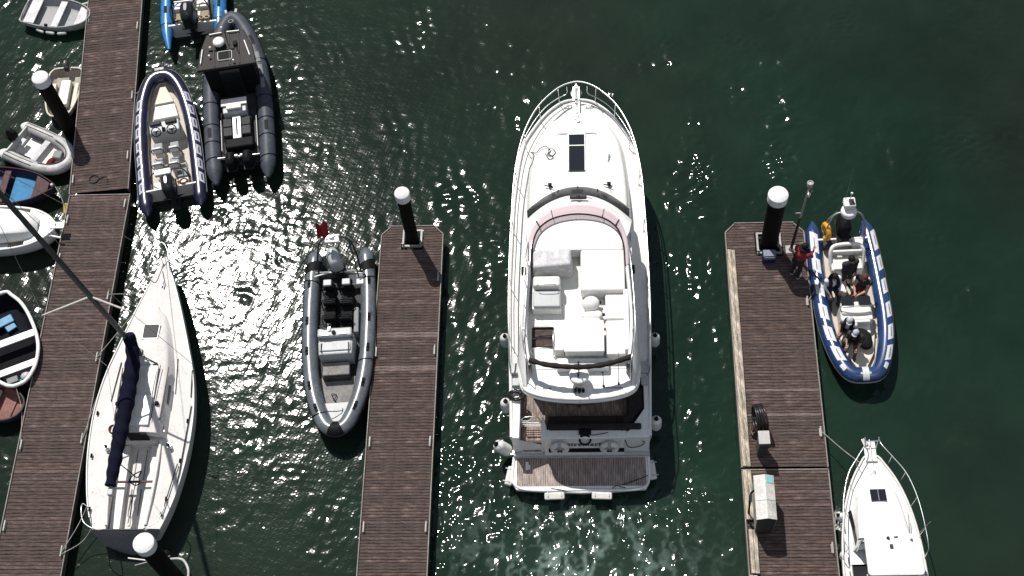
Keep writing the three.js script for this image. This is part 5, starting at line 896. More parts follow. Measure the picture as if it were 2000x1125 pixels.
fender('white fender between the motor boat bow and the jetty', 9.48 + 0.16, 0.72, 8.15, 0.13, 0.5, 0.5);
fender('white ball-ended fender between the motor boat side and the jetty', 9.48 + 0.12, 0.75, 9.3, 0.12, 0.42, 0.1);

// ---------------------------------------------------------------- dinghies and tenders on the far side of the left jetty
// open shell: outer hull, gunwale, inner liner with floor, from a half outline [x, z] bow first
function openBoat(t, tab, { out = dirtyWhite, inn = dirtyWhite, rim = white, floor = 0.18, rimR = 0.03, floorMat }) {
  part(t, 'hull', [hullSkin(tab, { n: 36, sec: 8, full: 0.45 })], out);
  const rows = [], z0 = tab[0][0] + 0.04, z1 = tab[tab.length - 1][0] - 0.04;
  for (let i = 0; i <= 30; i++) { const z = z0 + (z1 - z0) * i / 30, [b, y] = lerpTable(tab, z), w = Math.max(0.01, b - 0.045), f = i === 0 || i === 30 ? y - 0.01 : floor; rows.push([[-w, y - 0.005, z], [-w * 0.97, (y + f) / 2, z], [-w * 0.82, f + 0.03, z], [-w * 0.6, f, z], [0, f, z], [w * 0.6, f, z], [w * 0.82, f + 0.03, z], [w * 0.97, (y + f) / 2, z], [w, y - 0.005, z]]); }
  part(t, 'liner', [grid(rows)], floorMat ?? inn);
  const e = []; for (let i = 0; i <= 30; i++) { const z = tab[0][0] + (tab[tab.length - 1][0] - tab[0][0]) * Math.pow(i / 30, 1.3), [b, y] = lerpTable(tab, z); e.push([b, y, z]); }
  part(t, 'gunwale', [rope([...e.slice().reverse().map((p) => [-p[0], p[1], p[2]]), ...e], rimR, 140, true)], rim);
}
{ // pale fibreglass rowing dinghy at the top left
  const t = thing('rowing_dinghy', 'pale grey rowing dinghy with two white thwarts at the top left', 'dinghy', [-17.12, 0, -11.78], -1.75);
  openBoat(t, [[-1.34, 0.05, 0.52, 0.25], [-1.25, 0.26, 0.51, 0.1], [-0.95, 0.47, 0.49, 0.0], [-0.4, 0.64, 0.46, -0.08], [0.3, 0.68, 0.44, -0.1], [0.85, 0.62, 0.43, -0.08], [1.22, 0.55, 0.43, -0.05]], { floor: 0.16, inn: M(0.34, 0.34, 0.36, 0.6), rim: M(0.40, 0.40, 0.41, 0.7, { map: wornTex }) });
  for (const [z, d, w] of [[-0.12, 0.26, 1.22], [0.92, 0.42, 1.12]]) part(t, 'thwart', [rbox(w, 0.05, d, 0.02, 0, 0.40, z)], M(0.74, 0.73, 0.74, 0.55, { map: wornTex }));
  part(t, 'bow_seat', [slab([[-0.50, -0.84], [0.50, -0.84], [0.26, -1.2], [-0.26, -1.2]], 0.38, 0.43, 0.015)], M(0.68, 0.66, 0.68, 0.55, { map: wornTex }));
  part(t, 'rowlock', [rbox(0.08, 0.08, 0.12, 0.02, 0.64, 0.50, 0.15)], black);
  part(t, 'stern_fender', [bar([-0.5, 0.38, 1.28], [0.5, 0.38, 1.28], 0.05)], white);
  for (const [x, z, a] of [[0.76, -0.45, 0.25], [0.80, 0.0, -0.05], [0.76, 0.42, -0.3], [-0.72, -0.85, 0.5], [-0.76, -0.2, 0.1]]) part(t, 'side_fender', [place(new THREE.CapsuleGeometry(0.06, 0.24, 4, 10), x, 0.26, z, a, Math.PI / 2)], M(0.62, 0.62, 0.58, 0.6, { map: wornTex }));
}
{ // cream tender by the pile
  const t = thing('tender', 'cream square-ended tender behind the white-capped pile beside the left jetty', 'dinghy', [-16.22, 0, -8.15], -3.12);
  openBoat(t, [[-1.10, 0.26, 0.44, 0.15], [-0.95, 0.40, 0.44, 0.05], [-0.4, 0.56, 0.42, -0.05], [0.3, 0.62, 0.40, -0.08], [0.85, 0.60, 0.40, -0.05], [1.02, 0.46, 0.40, 0.0]], { out: cream, inn: M(0.40, 0.36, 0.30, 0.65, { map: wornTex }), rim: cream, floor: 0.14, rimR: 0.035 });
  part(t, 'centre_box', [slab(rectP(-0.20, 0.16, -0.55, 0.55, 0.05), 0.14, 0.36, 0.03)], offWhite);
  for (const x of [-0.42, 0.42]) part(t, 'side_bench', [rbox(0.16, 0.16, 1.1, 0.03, x * 0.98, 0.24, -0.1)], cream);
  outboard(t, { y: 0.5, z: 0.98, s: 0.42, mat: M(0.10, 0.11, 0.115, 0.4), label: 'small grey outboard engine' });
}
{ // pale grey inflatable dinghy
  const t = thing('inflatable_dinghy', 'pale grey inflatable dinghy with a red bag inside, nosing the left jetty', 'dinghy', [-16.62, 0, -5.62], -2.04);
  const { sw, tube } = ribHull(t, { path: [[0.62, 1.32], [0.64, 0.8], [0.64, 0.1], [0.60, -0.5], [0.44, -0.98], [0.2, -1.22], [0, -1.28]], r: 0.20, y0: 0.30, y1: 0.40, mat: paleTube, floorMat: offWhite, floorY: 0.18, zt: 0.95, hullMat: lightGrey, cone: 0.05 });
  for (const [a, b] of [[60, 68], [96, 104]]) for (const q of [[0.02, 0.27], [0.73, 0.98]]) part(tube, 'stripe', [sw.patch(q[0], q[1], a, b, 0.006, 0, 20, 2)], darkGrey);
  part(tube, 'grab_line', [sw.line(0.30, 0.70, 115, 0.02, 0.016, 30)], darkGrey);
  for (const q of [0.03, 0.97]) part(tube, 'end_cap', [sw.patch(q - 0.025, q + 0.02, -20, 200, 0.008, 0, 4, 16)], white);
  part(t, 'thwart', [rbox(0.9, 0.06, 0.24, 0.03, 0, 0.36, -0.05)], whiteCloth);
  for (const [x, l] of [[-0.42, 0.8], [0.44, 0.55]]) part(t, 'dark_mat', [rbox(0.14, 0.04, l, 0.01, x, 0.30, 0.35)], M(0.015, 0.015, 0.03, 0.8));
  part(t, 'engine_pad', [rbox(0.3, 0.1, 0.2, 0.03, 0.0, 0.42, 0.72)], lightGrey);
  part(t, 'red_bag', [ball(0.19, 0.22, 0.30, -0.62, 1.1, 0.5, 0.65)], M(0.16, 0.008, 0.015, 0.8, { map: clothTex }));
  part(t, 'dark_bag', [rbox(0.34, 0.16, 0.34, 0.06, -0.14, 0.30, -0.68, 0.3)], midGrey);
  outboard(t, { y: 0.55, z: 1.02, s: 0.62, mat: black, tilt: -0.5, label: 'tilted black outboard engine' });
}
{ // dark red wooden boat with a blue interior
  const t = thing('rowing_boat', 'dark red and navy wooden boat with bright blue floor at the left edge', 'rowing boat', [-17.05, 0, -4.02], -1.64);
  openBoat(t, [[-1.35, 0.06, 0.62, 0.3], [-1.1, 0.24, 0.60, 0.1], [-0.6, 0.52, 0.56, 0.0], [0.2, 0.72, 0.52, -0.1], [1.0, 0.76, 0.50, -0.1], [2.0, 0.66, 0.50, -0.05]], { out: M(0.02, 0.022, 0.05, 0.5, { map: wornTex }), inn: M(0.025, 0.03, 0.07, 0.6, { map: wornTex }), rim: M(0.085, 0.03, 0.04, 0.6, { map: woodTex }), floor: 0.2 });
  part(t, 'blue_floor', [slab([[-0.50, -0.52], [0.48, -0.52], [0.60, 0.28], [-0.54, 0.28]], 0.215, 0.25)], M(0.02, 0.20, 0.42, 0.6, { map: wornTex }), 'bright blue painted floor boards');
  part(t, 'blue_box', [rbox(0.62, 0.2, 0.3, 0.03, 0, 0.32, 0.72)], M(0.025, 0.10, 0.2, 0.6, { map: wornTex }));
  part(t, 'foredeck', [slab([[-0.46, -0.62], [0.46, -0.62], [0.2, -1.12], [-0.2, -1.12]], 0.50, 0.55, 0.01)], M(0.11, 0.035, 0.04, 0.6, { map: woodTex }));
  part(t, 'thwart', [rbox(1.3, 0.05, 0.24, 0.015, 0, 0.46, 0.5)], M(0.16, 0.05, 0.06, 0.6, { map: woodTex }));
  part(t, 'stem_head', [rbox(0.1, 0.16, 0.1, 0.03, 0, 0.66, -1.3)], lightGrey);
}
{ // white cuddy boat
  const t = thing('cuddy_boat', 'white cuddy boat under the sailing boat mast at the left edge', 'boat', [-16.78, 0, -2.18], -1.575);
  openBoat(t, [[-1.5, 0.12, 0.85, 0.3], [-1.2, 0.42, 0.83, 0.1], [-0.7, 0.68, 0.80, -0.05], [0.0, 0.82, 0.77, -0.15], [1.0, 0.88, 0.75, -0.2], [2.4, 0.82, 0.74, -0.2]], { out: white, inn: M(0.50, 0.47, 0.43, 0.65, { map: wornTex }), rim: white, floor: 0.35, rimR: 0.04 });
  part(t, 'foredeck', [slab([[-0.70, -0.55], [0.70, -0.55], [0.40, -1.2], [0.14, -1.45], [-0.14, -1.45], [-0.40, -1.2]], 0.72, 0.84, 0.02)], white);
  part(t, 'cuddy', [trunk([[-0.95, 0.30, 0.92, 0.8], [-0.7, 0.48, 1.12, 0.8], [0.2, 0.60, 1.22, 0.78], [0.75, 0.60, 1.24, 0.76]], { n: 16, lean: 0.12, camber: 0.06 })], white);
  part(t, 'grey_side', [slab([[0.62, 0.0], [0.80, 0.0], [0.82, 1.0], [0.64, 1.0]], 0.70, 0.76)], lightGrey);
  part(t, 'bowsprit', [rbox(0.26, 0.07, 0.5, 0.04, 0, 0.88, -1.6)], white);
  part(t, 'anchor_pole', [bar([0.30, 0.80, -1.15], [0.40, 0.74, -1.75], 0.04)], white);
  part(t, 'hatch_handle', [rbox(0.12, 0.03, 0.05, 0.01, 0, 0.92, -1.55)], midGrey);
}
{ // dark open boat with white gunwales
  const t = thing('open_boat', 'black-bottomed open boat with broad white gunwales and thwarts at the left edge', 'boat', [-15.98, 0, 2.30], 0.40 + Math.PI);
  openBoat(t, [[-1.42, 0.16, 0.74, 0.3], [-1.32, 0.34, 0.73, 0.1], [-0.9, 0.66, 0.70, 0.0], [-0.2, 0.88, 0.68, -0.1], [0.7, 0.86, 0.68, -0.1], [1.5, 0.68, 0.70, 0.0], [2.05, 0.36, 0.74, 0.2]], { out: M(0.02, 0.02, 0.022, 0.5), inn: M(0.008, 0.008, 0.013, 0.8, { map: wornTex, specularIntensity: 0.2 }), rim: white, floor: 0.22, rimR: 0.062 });
  for (const [z, w, d] of [[0.28, 1.66, 0.26], [-0.78, 1.38, 0.24]]) part(t, 'thwart', [rbox(w, 0.05, d, 0.02, 0, 0.64, z)], white);
  part(t, 'blue_tarp', [rbox(0.62, 0.07, 0.34, 0.03, 0.06, 0.40, 1.22, 0.2, 0.1, 0.08), rbox(0.34, 0.06, 0.26, 0.03, -0.1, 0.34, 0.98, 0.3, -0.1, 0.05)], M(0.03, 0.26, 0.48, 0.5, { map: clothTex }));
  part(t, 'teal_sheet', [slab([[-0.4, -0.95], [0.36, -0.95], [0.2, -1.28], [-0.2, -1.28]], 0.36, 0.40)], M(0.05, 0.36, 0.36, 0.6, { map: wornTex }));
  part(t, 'storage_bag', [ball(0.17, -0.22, 0.46, -1.06, 1, 0.7, 0.9)], lightGrey);
  part(t, 'grey_box', [rbox(0.36, 0.2, 0.24, 0.03, 0.2, 0.45, -1.06)], midGrey);
  part(t, 'blue_oar', [rbox(0.10, 0.04, 0.7, 0.02, 0.66, 0.5, -0.3, 0.2)], M(0.03, 0.24, 0.45, 0.5));
}
{ // copper coloured boat
  const t = thing('wooden_boat', 'worn pinkish-brown wooden boat at the left edge below the white-rimmed boat', 'boat', [-16.35, 0, 4.08], -1.78);
  openBoat(t, [[-1.15, 0.12, 0.55, 0.2], [-1.05, 0.30, 0.54, 0.1], [-0.7, 0.52, 0.52, 0.0], [0.0, 0.66, 0.50, -0.1], [0.9, 0.68, 0.5, -0.1], [1.6, 0.6, 0.5, 0.0]], { out: M(0.05, 0.055, 0.075, 0.6, { map: wornTex }), inn: M(0.24, 0.115, 0.095, 0.7, { map: wornTex }), rim: M(0.08, 0.075, 0.075, 0.7, { map: wornTex }), floor: 0.2 });
  part(t, 'thwart', [rbox(1.1, 0.05, 0.2, 0.015, 0, 0.42, -0.15)], M(0.10, 0.06, 0.055, 0.7, { map: woodTex }));
  part(t, 'floor_board', [slab([[-0.42, -0.72], [0.42, -0.72], [0.46, 0.6], [-0.46, 0.6]], 0.22, 0.25)], M(0.28, 0.135, 0.115, 0.75, { map: wornTex }));
}

// ---------------------------------------------------------------- things on and around the wide jetty
{
  const t = thing('blue_crate', 'blue plastic box with grey lid at the foot of the thick pile', 'box', [8.24, DECK, -0.62], 0.02);
  part(t, 'body', [rbox(0.42, 0.40, 0.30, 0.03, 0, 0.2, 0)], M(0.012, 0.018, 0.13, 0.5, { map: wornTex }));
  part(t, 'lid', [rbox(0.38, 0.04, 0.24, 0.012, 0.0, 0.42, 0.02)], M(0.16, 0.18, 0.24, 0.5));
  part(t, 'flap', [rbox(0.36, 0.12, 0.03, 0.012, 0.0, 0.34, 0.16)], M(0.20, 0.22, 0.27, 0.5));
}
{
  const t = thing('lamp_post', 'thin leaning lamp pole with a round grey lamp at the end of the wide jetty', 'lamp post', [8.99, DECK, -0.98]);
  part(t, 'base_plate', [rbox(0.34, 0.02, 0.30, 0.005, 0, 0.012, 0), cyl(0.09, 0.06, 0.12, 0, 0.07, 0)], galv);
  part(t, 'pole', [bar([0, 0.05, 0], [0.07, 1.9, 0], 0.05, 0.045, 12)], M(0.06, 0.035, 0.03, 0.6, { map: wornTex }), 'dark rusty lower pole');
  part(t, 'upper_pole', [bar([0.07, 1.88, 0], [0.13, 3.5, 0], 0.032, 0.026, 10)], galv);
  part(t, 'lamp_head', [cyl(0.09, 0.10, 0.16, 0.14, 3.74, 0.0, 18), ring(0.075, 0.018, 0.14, 3.83, 0, 0, Math.PI / 2), cyl(0.03, 0.03, 0.26, 0.135, 3.56, 0)], galv);
  part(t, 'sensor', [cyl(0.04, 0.05, 0.12, 0.14, 3.36, 0.12), bar([0.12, 3.42, 0], [0.14, 3.40, 0.12], 0.012)], offWhite);
  part(t, 'hook_ring', [ring(0.10, 0.018, 0.02, 2.0, -0.10, 0, 0.5)], galv);
}
{
  const t = thing('service_pedestal', 'grey service pedestal box with a flat top near the jetty joint', 'pedestal', [7.53, DECK, 5.98], 0.02);
  const rows = [[0, 0.13, 0.17], [0.9, 0.15, 0.19], [1.0, 0.155, 0.20]].map(([y, a, b]) => [[-a, y, -b], [a, y, -b], [a, y, b], [-a, y, b]]);
  part(t, 'cabinet', [toCreasedNormals(grid(rows, true, true, true), 0.5)], M(0.09, 0.09, 0.085, 0.6, { map: wornTex }));
  part(t, 'top_cover', [rbox(0.33, 0.03, 0.42, 0.01, 0, 1.015, 0)], M(0.42, 0.40, 0.40, 0.5));
  part(t, 'door', [box(0.22, 0.7, 0.012, 0, 0.45, 0.185, 0, 0.02)], darkGrey);
}
{
  const t = thing('hose_reel', 'upright reel of coiled black hose beside the grey pedestal', 'hose reel', [7.50, DECK, 5.12], 0.12);
  for (let k = 0; k < 5; k++) part(t, 'hose_loop', [ring(0.40 - (k % 2) * 0.03, 0.033, -0.13 + k * 0.065, 0.50, 0.0, Math.PI / 2 + 0.03 * k)], M(0.018, 0.016, 0.016, 0.35, { map: wornTex }));
  part(t, 'stand', [bar([-0.02, 0, 0.26], [0, 0.5, 0], 0.03), bar([-0.02, 0, -0.26], [0, 0.5, 0], 0.03), bar([-0.2, 0.5, 0], [0.2, 0.5, 0], 0.025)], darkGrey);
  part(t, 'hose_tail', [rope([[-0.16, 0.14, 0.2], [-0.24, 0.06, 0.32], [-0.14, 0.03, 0.45], [-0.02, 0.03, 0.4]], 0.03, 24)], black);
  part(t, 'bracket', [rope([[-0.24, 0.42, 0.12], [-0.26, 0.2, 0.2], [-0.22, 0.06, 0.34]], 0.025, 12)], M(0.50, 0.38, 0.20, 0.6));
}
{
  const t = thing('fuel_dispenser', 'pale ridge-topped fuel dispenser cabinet with teal display panel on the jetty', 'dispenser', [7.43, DECK, 7.88]);
  const L = 0.66, prof = [[-0.27, 0.12], [-0.31, 1.16], [0.0, 1.27], [0.26, 1.16], [0.23, 0.12]];
  const metal = M(0.60, 0.575, 0.54, 0.42, { map: wornTex });
  part(t, 'cabinet', [toCreasedNormals(grid([-L, L].map((z) => prof.map(([x, y]) => [x, y, z])), true, true, true), 0.3)], metal);
  part(t, 'foot', [box(0.46, 0.14, 1.2, -0.02, 0.07, 0)], black);
  part(t, 'end_panel', [grid([prof.map(([x, y]) => [x * 0.96, y * 0.985 + 0.005, L + 0.006]), prof.map(([x, y]) => [x * 0.5, 0.6 + (y - 0.6) * 0.4, L + 0.008])], true, false, true)], darkGrey);
  part(t, 'display_panel', [box(0.19, 0.012, 0.22, 0.135, 1.222, -0.52, 0, 0, -0.40)], M(0.24, 0.52, 0.55, 0.3), 'teal display panel');
  part(t, 'seam', [box(0.30, 0.008, 0.014, -0.155, 1.222, 0.1, 0, 0, 0.34), box(0.27, 0.008, 0.014, 0.13, 1.222, 0.1, 0, 0, -0.40)], lightGrey);
  part(t, 'nozzle_hose', [rope([[-0.27, 1.0, -0.3], [-0.40, 0.98, -0.18], [-0.42, 0.85, -0.05], [-0.41, 0.4, 0.05], [-0.40, 0.12, 0.1], [-0.38, 0.05, 0.35], [-0.30, 0.05, 0.5]], 0.032, 50)], black);
  part(t, 'nozzle', [rbox(0.06, 0.12, 0.22, 0.02, -0.40, 0.92, -0.08, 0, 0.5)], darkGrey);
}
// odd fittings by the lower left pile
{
  const t = thing('boarding_rail', 'bent white handrail at the water beside the lower left pile', 'handrail', [-9.5, 0, 9.5]);
  part(t, 'rail', [rope([[-0.36, 0.60, -0.23], [-0.1, 0.62, -0.24], [0.06, 0.62, -0.2], [0.22, 0.62, 0.0], [0.28, 0.62, 0.2], [0.28, 0.60, 0.55], [0.28, -0.3, 0.6]], 0.04, 50)], dirtyWhite);
  part(t, 'brace', [bar([0.02, 0.6, -0.22], [0.02, -0.3, -0.1], 0.03)], galv);
  part(t, 'post', [bar([-0.36, 0.6, -0.23], [-0.36, -0.4, -0.2], 0.03)], galv);
}
{
  const t = thing('boat_pole', 'pair of crossed pale poles lying below the pile at the stern of the sailing boat', 'poles', [-10.3, 0, 9.5]);
  part(t, 'pole', [bar([-0.57, 1.2, -0.07], [0.57, 1.15, 0.06], 0.022)], offWhite); part(t, 'pole', [bar([-0.36, 1.14, 0.13], [0.66, 1.22, -0.12], 0.016)], galv);
  part(t, 'prop', [bar([0.5, 1.16, 0.0], [0.5, -0.4, 0.2], 0.03)], galv);
}
single('jetty_fender', 'small yellow fender at the left edge of the jetty joint', 'fender', [place(new THREE.CapsuleGeometry(0.09, 0.3, 4, 10), -15.27, 0.28, -3.2, 0.2, Math.PI / 2)], M(0.55, 0.42, 0.03, 0.6, { map: wornTex }));
single('mooring_ring', 'dark iron ring with rope lying on the far left jetty section', 'ring', [ring(0.16, 0.018, -14.4, DECK + 0.02, -4.25, 0, Math.PI / 2), rope([[-14.3, DECK + 0.02, -4.2], [-14.0, DECK + 0.015, -4.35], [-13.9, DECK + 0.015, -4.1]], 0.014, 20)], ropeDark);
// mooring lines
const lines = [
  ['taut mooring line from the wide jetty to the motor boat bow', [[9.36, 0.58, 5.4], [9.9, 0.80, 6.1], [10.45, 1.32, 6.9]]],
  ['mooring line from the sailing boat bow back to the jetty edge', [[-11.2, 1.25, -0.4], [-11.9, 0.9, 0.9], [-13.1, 0.6, 2.6]]],
  ['loose line hanging from the sailing boat bow to the jetty', [[-11.3, 1.2, -0.3], [-12.1, 0.45, 0.15], [-13.1, 0.6, 0.35]]],
  ['mooring line crossing the gap at the sailing boat shoulder', [[-12.35, 1.05, 3.0], [-12.8, 0.7, 3.9], [-13.1, 0.6, 5.4]]],
  ['mooring line from the sailing boat quarter to the jetty', [[-12.32, 1.0, 7.3], [-12.7, 0.7, 8.2], [-13.1, 0.6, 9.0]]],
  ['second stern line running low from the sailing boat to the jetty', [[-12.1, 1.0, 8.3], [-12.6, 0.5, 8.7], [-13.1, 0.6, 9.1]]],
  ['mooring line from the dark red boat to the jetty joint', [[-15.72, 0.62, -4.0], [-15.4, 0.5, -3.5], [-15.04, 0.58, -2.6]]],
  ['line from the open white-rimmed boat to the jetty', [[-15.5, 0.7, 3.7], [-15.3, 0.45, 4.3], [-15.04, 0.58, 5.5]]],
  ['line from the navy inflatable bow across to the jetty', [[-12.65, 0.8, -8.4], [-13.1, 0.6, -8.1], [-13.5, 0.58, -7.8]]],
  ['line from the rowing dinghy to the far left jetty section', [[-15.85, 0.55, -11.6], [-15.8, 0.5, -11.4], [-15.75, 0.55, -11.2]]],
  ['line from the grey inflatable stern to the middle jetty', [[-4.55, 0.75, 0.3], [-4.4, 0.6, 0.6], [-4.22, 0.58, 2.5]]],
  ['line from the blue inflatable to a cleat on the wide jetty', [[9.78, 0.7, 0.3], [9.6, 0.62, 0.6], [9.36, 0.58, 0.95]]],
];
for (const [lab, pts] of lines) single('mooring_line', lab, 'rope', [rope(pts, 0.013, 40)], ropeMat, 'mooring lines');
// gear aboard the blue inflatable
const inCrewBoat = (x, y, z) => { const a = crewBoat[3]; return [crewBoat[0] + x * Math.cos(a) + z * Math.sin(a), y, crewBoat[2] - x * Math.sin(a) + z * Math.cos(a)]; };
{
  const t = thing('life_ring', 'yellow-orange horseshoe life ring hung at the stern of the blue inflatable', 'lifebuoy', [10.03, 1.12, -1.25], 0.25);
  part(t, 'float', [sweep(Array.from({ length: 17 }, (_, i) => { const a = (-60 + 300 * i / 16) * Math.PI / 180; return [Math.cos(a) * 0.02 + 0.06 * Math.sin(a * 0.5), Math.sin(a) * 0.24, Math.cos(a) * 0.22]; }), () => 0.085, { n: 40, seg: 12 }).geo], yellowMat);
  part(t, 'bracket', [bar([0.05, 0, 0], [0.05, -0.5, 0.05], 0.02)], alu);
}
{
  const t = thing('kit_bag', 'bulky black bag lying in the bow of the blue inflatable', 'bag', [10.92, 0.5, 2.36], 0.3);
  const g = new THREE.SphereGeometry(0.30, 20, 14).scale(0.85, 0.62, 1.25); { const p = g.attributes.position; for (let i = 0; i < p.count; i++) { const w = 1 + 0.25 * (fbm(p.getX(i) * 5 + 9, p.getZ(i) * 5 + p.getY(i) * 3, 160, 3) - 0.5); p.setXYZ(i, p.getX(i) * w, p.getY(i) * w, p.getZ(i) * w); } g.computeVertexNormals(); }
  part(t, 'body', [g.translate(0, 0.16, 0)], M(0.010, 0.009, 0.009, 0.85, { map: clothTex }));
  part(t, 'handle', [rope([[-0.1, 0.33, -0.12], [-0.06, 0.42, 0], [-0.1, 0.33, 0.12]], 0.014, 14)], ropeDark);
}

// ---------------------------------------------------------------- people: bodies meshed from one smooth field of tapered limbs
function meshField(bones, centre, half, res, k) {
  const mc = new MarchingCubes(res, white, false, false, 90000), n = mc.size, cell = 2 * half / n;
  mc.isolation = 0;
  const list = bones.map((b) => ({ a: b[0], d: [b[1][0] - b[0][0], b[1][1] - b[0][1], b[1][2] - b[0][2]], r0: b[2], r1: b[3] }));
  for (const q of list) q.dd = q.d[0] ** 2 + q.d[1] ** 2 + q.d[2] ** 2 || 1e-9;
  const dist = (x, y, z) => {
    let s = 1e9;
    for (const q of list) {
      const px = x - q.a[0], py = y - q.a[1], pz = z - q.a[2], t = Math.max(0, Math.min(1, (px * q.d[0] + py * q.d[1] + pz * q.d[2]) / q.dd));
      const d = Math.hypot(px - t * q.d[0], py - t * q.d[1], pz - t * q.d[2]) - (q.r0 + (q.r1 - q.r0) * t);
      const h = Math.max(0, k - Math.abs(s - d)) / k; s = Math.min(s, d) - h * h * k * 0.25;
    }
    return s;
  };
  for (let z = 0; z < n; z++) for (let y = 0; y < n; y++) for (let x = 0; x < n; x++)
    mc.field[x + y * n + z * n * n] = -dist(centre[0] + (x - n / 2) * cell, centre[1] + (y - n / 2) * cell, centre[2] + (z - n / 2) * cell);
  mc.update();
  const c = mc.count, pos = mc.positionArray.slice(0, c * 3), nor = mc.normalArray.slice(0, c * 3);
  for (let i = 0; i < c * 3; i++) pos[i] = pos[i] * half + centre[i % 3];
  const g = new THREE.BufferGeometry();
  g.setAttribute('position', new THREE.BufferAttribute(new Float32Array(pos), 3));
  g.computeVertexNormals();
  // smooth normals from the field itself
  const N = new Float32Array(c * 3), e = cell * 0.5;
  for (let i = 0; i < c; i++) { const x = pos[i * 3], y = pos[i * 3 + 1], z = pos[i * 3 + 2]; const v = V(dist(x + e, y, z) - dist(x - e, y, z), dist(x, y + e, z) - dist(x, y - e, z), dist(x, y, z + e) - dist(x, y, z - e)).normalize(); N.set([v.x, v.y, v.z], i * 3); }
  g.setAttribute('normal', new THREE.BufferAttribute(N, 3));
  return g;
}
function paint(g, fn) { const p = g.attributes.position, c = new Float32Array(p.count * 3); for (let i = 0; i < p.count; i++) c.set(fn(p.getX(i), p.getY(i), p.getZ(i)), i * 3); g.setAttribute('color', new THREE.BufferAttribute(c, 3)); return g; }
const figureMat = new THREE.MeshPhysicalMaterial({ vertexColors: true, roughness: 0.85, side: THREE.DoubleSide });
const SKIN = [0.40, 0.23, 0.165];
// one head and one hand, shared by all: the head looks along -z
const headGeo = paint(meshField([[[0, 0.02, 0.02], [0, 0.035, 0.0], 0.092, 0.09], [[0, -0.055, -0.03], [0, -0.075, -0.045], 0.062, 0.045], [[0, -0.005, -0.095], [0, -0.025, -0.115], 0.010, 0.014], [[0.088, -0.01, 0.01], [0.094, 0.015, 0.015], 0.012, 0.016], [[-0.088, -0.01, 0.01], [-0.094, 0.015, 0.015], 0.012, 0.016], [[0, -0.06, 0.03], [0, -0.13, 0.03], 0.052, 0.055]], [0, -0.01, 0], 0.17, 46, 0.02), (x, y, z) => Math.abs(Math.abs(x) - 0.034) < 0.013 && Math.abs(y - 0.008) < 0.007 && z < -0.06 ? [0.03, 0.02, 0.02] : Math.abs(x) < 0.026 && Math.abs(y + 0.062) < 0.006 && z < -0.06 ? [0.22, 0.08, 0.07] : SKIN);
const handGeo = paint(meshField([[[0, 0, 0], [0, -0.06, 0], 0.026, 0.034], [[-0.018, -0.03, 0], [0.02, -0.075, -0.004], 0.02, 0.016],
  ...[[-0.030, 0.068, 0.0], [-0.010, 0.080, 0.0], [0.011, 0.075, 0.0], [0.030, 0.060, 0.0]].flatMap(([x, l]) => [[[x * 0.8, -0.075, 0], [x * 1.1, -0.075 - l * 0.5, -0.012], 0.0105, 0.0095], [[x * 1.1, -0.075 - l * 0.5, -0.012], [x * 1.15, -0.075 - l * 0.85, -0.042], 0.0095, 0.008]]),
  [[-0.02, -0.025, 0], [-0.052, -0.06, -0.02], 0.014, 0.011], [[-0.052, -0.06, -0.02], [-0.052, -0.09, -0.04], 0.011, 0.009]], [0, -0.07, -0.01], 0.11, 42, 0.006), () => SKIN);
function strip(g) { g = g.index ? g.toNonIndexed() : g; for (const k of Object.keys(g.attributes)) if (!['position', 'normal', 'color'].includes(k)) g.deleteAttribute(k); return g; }
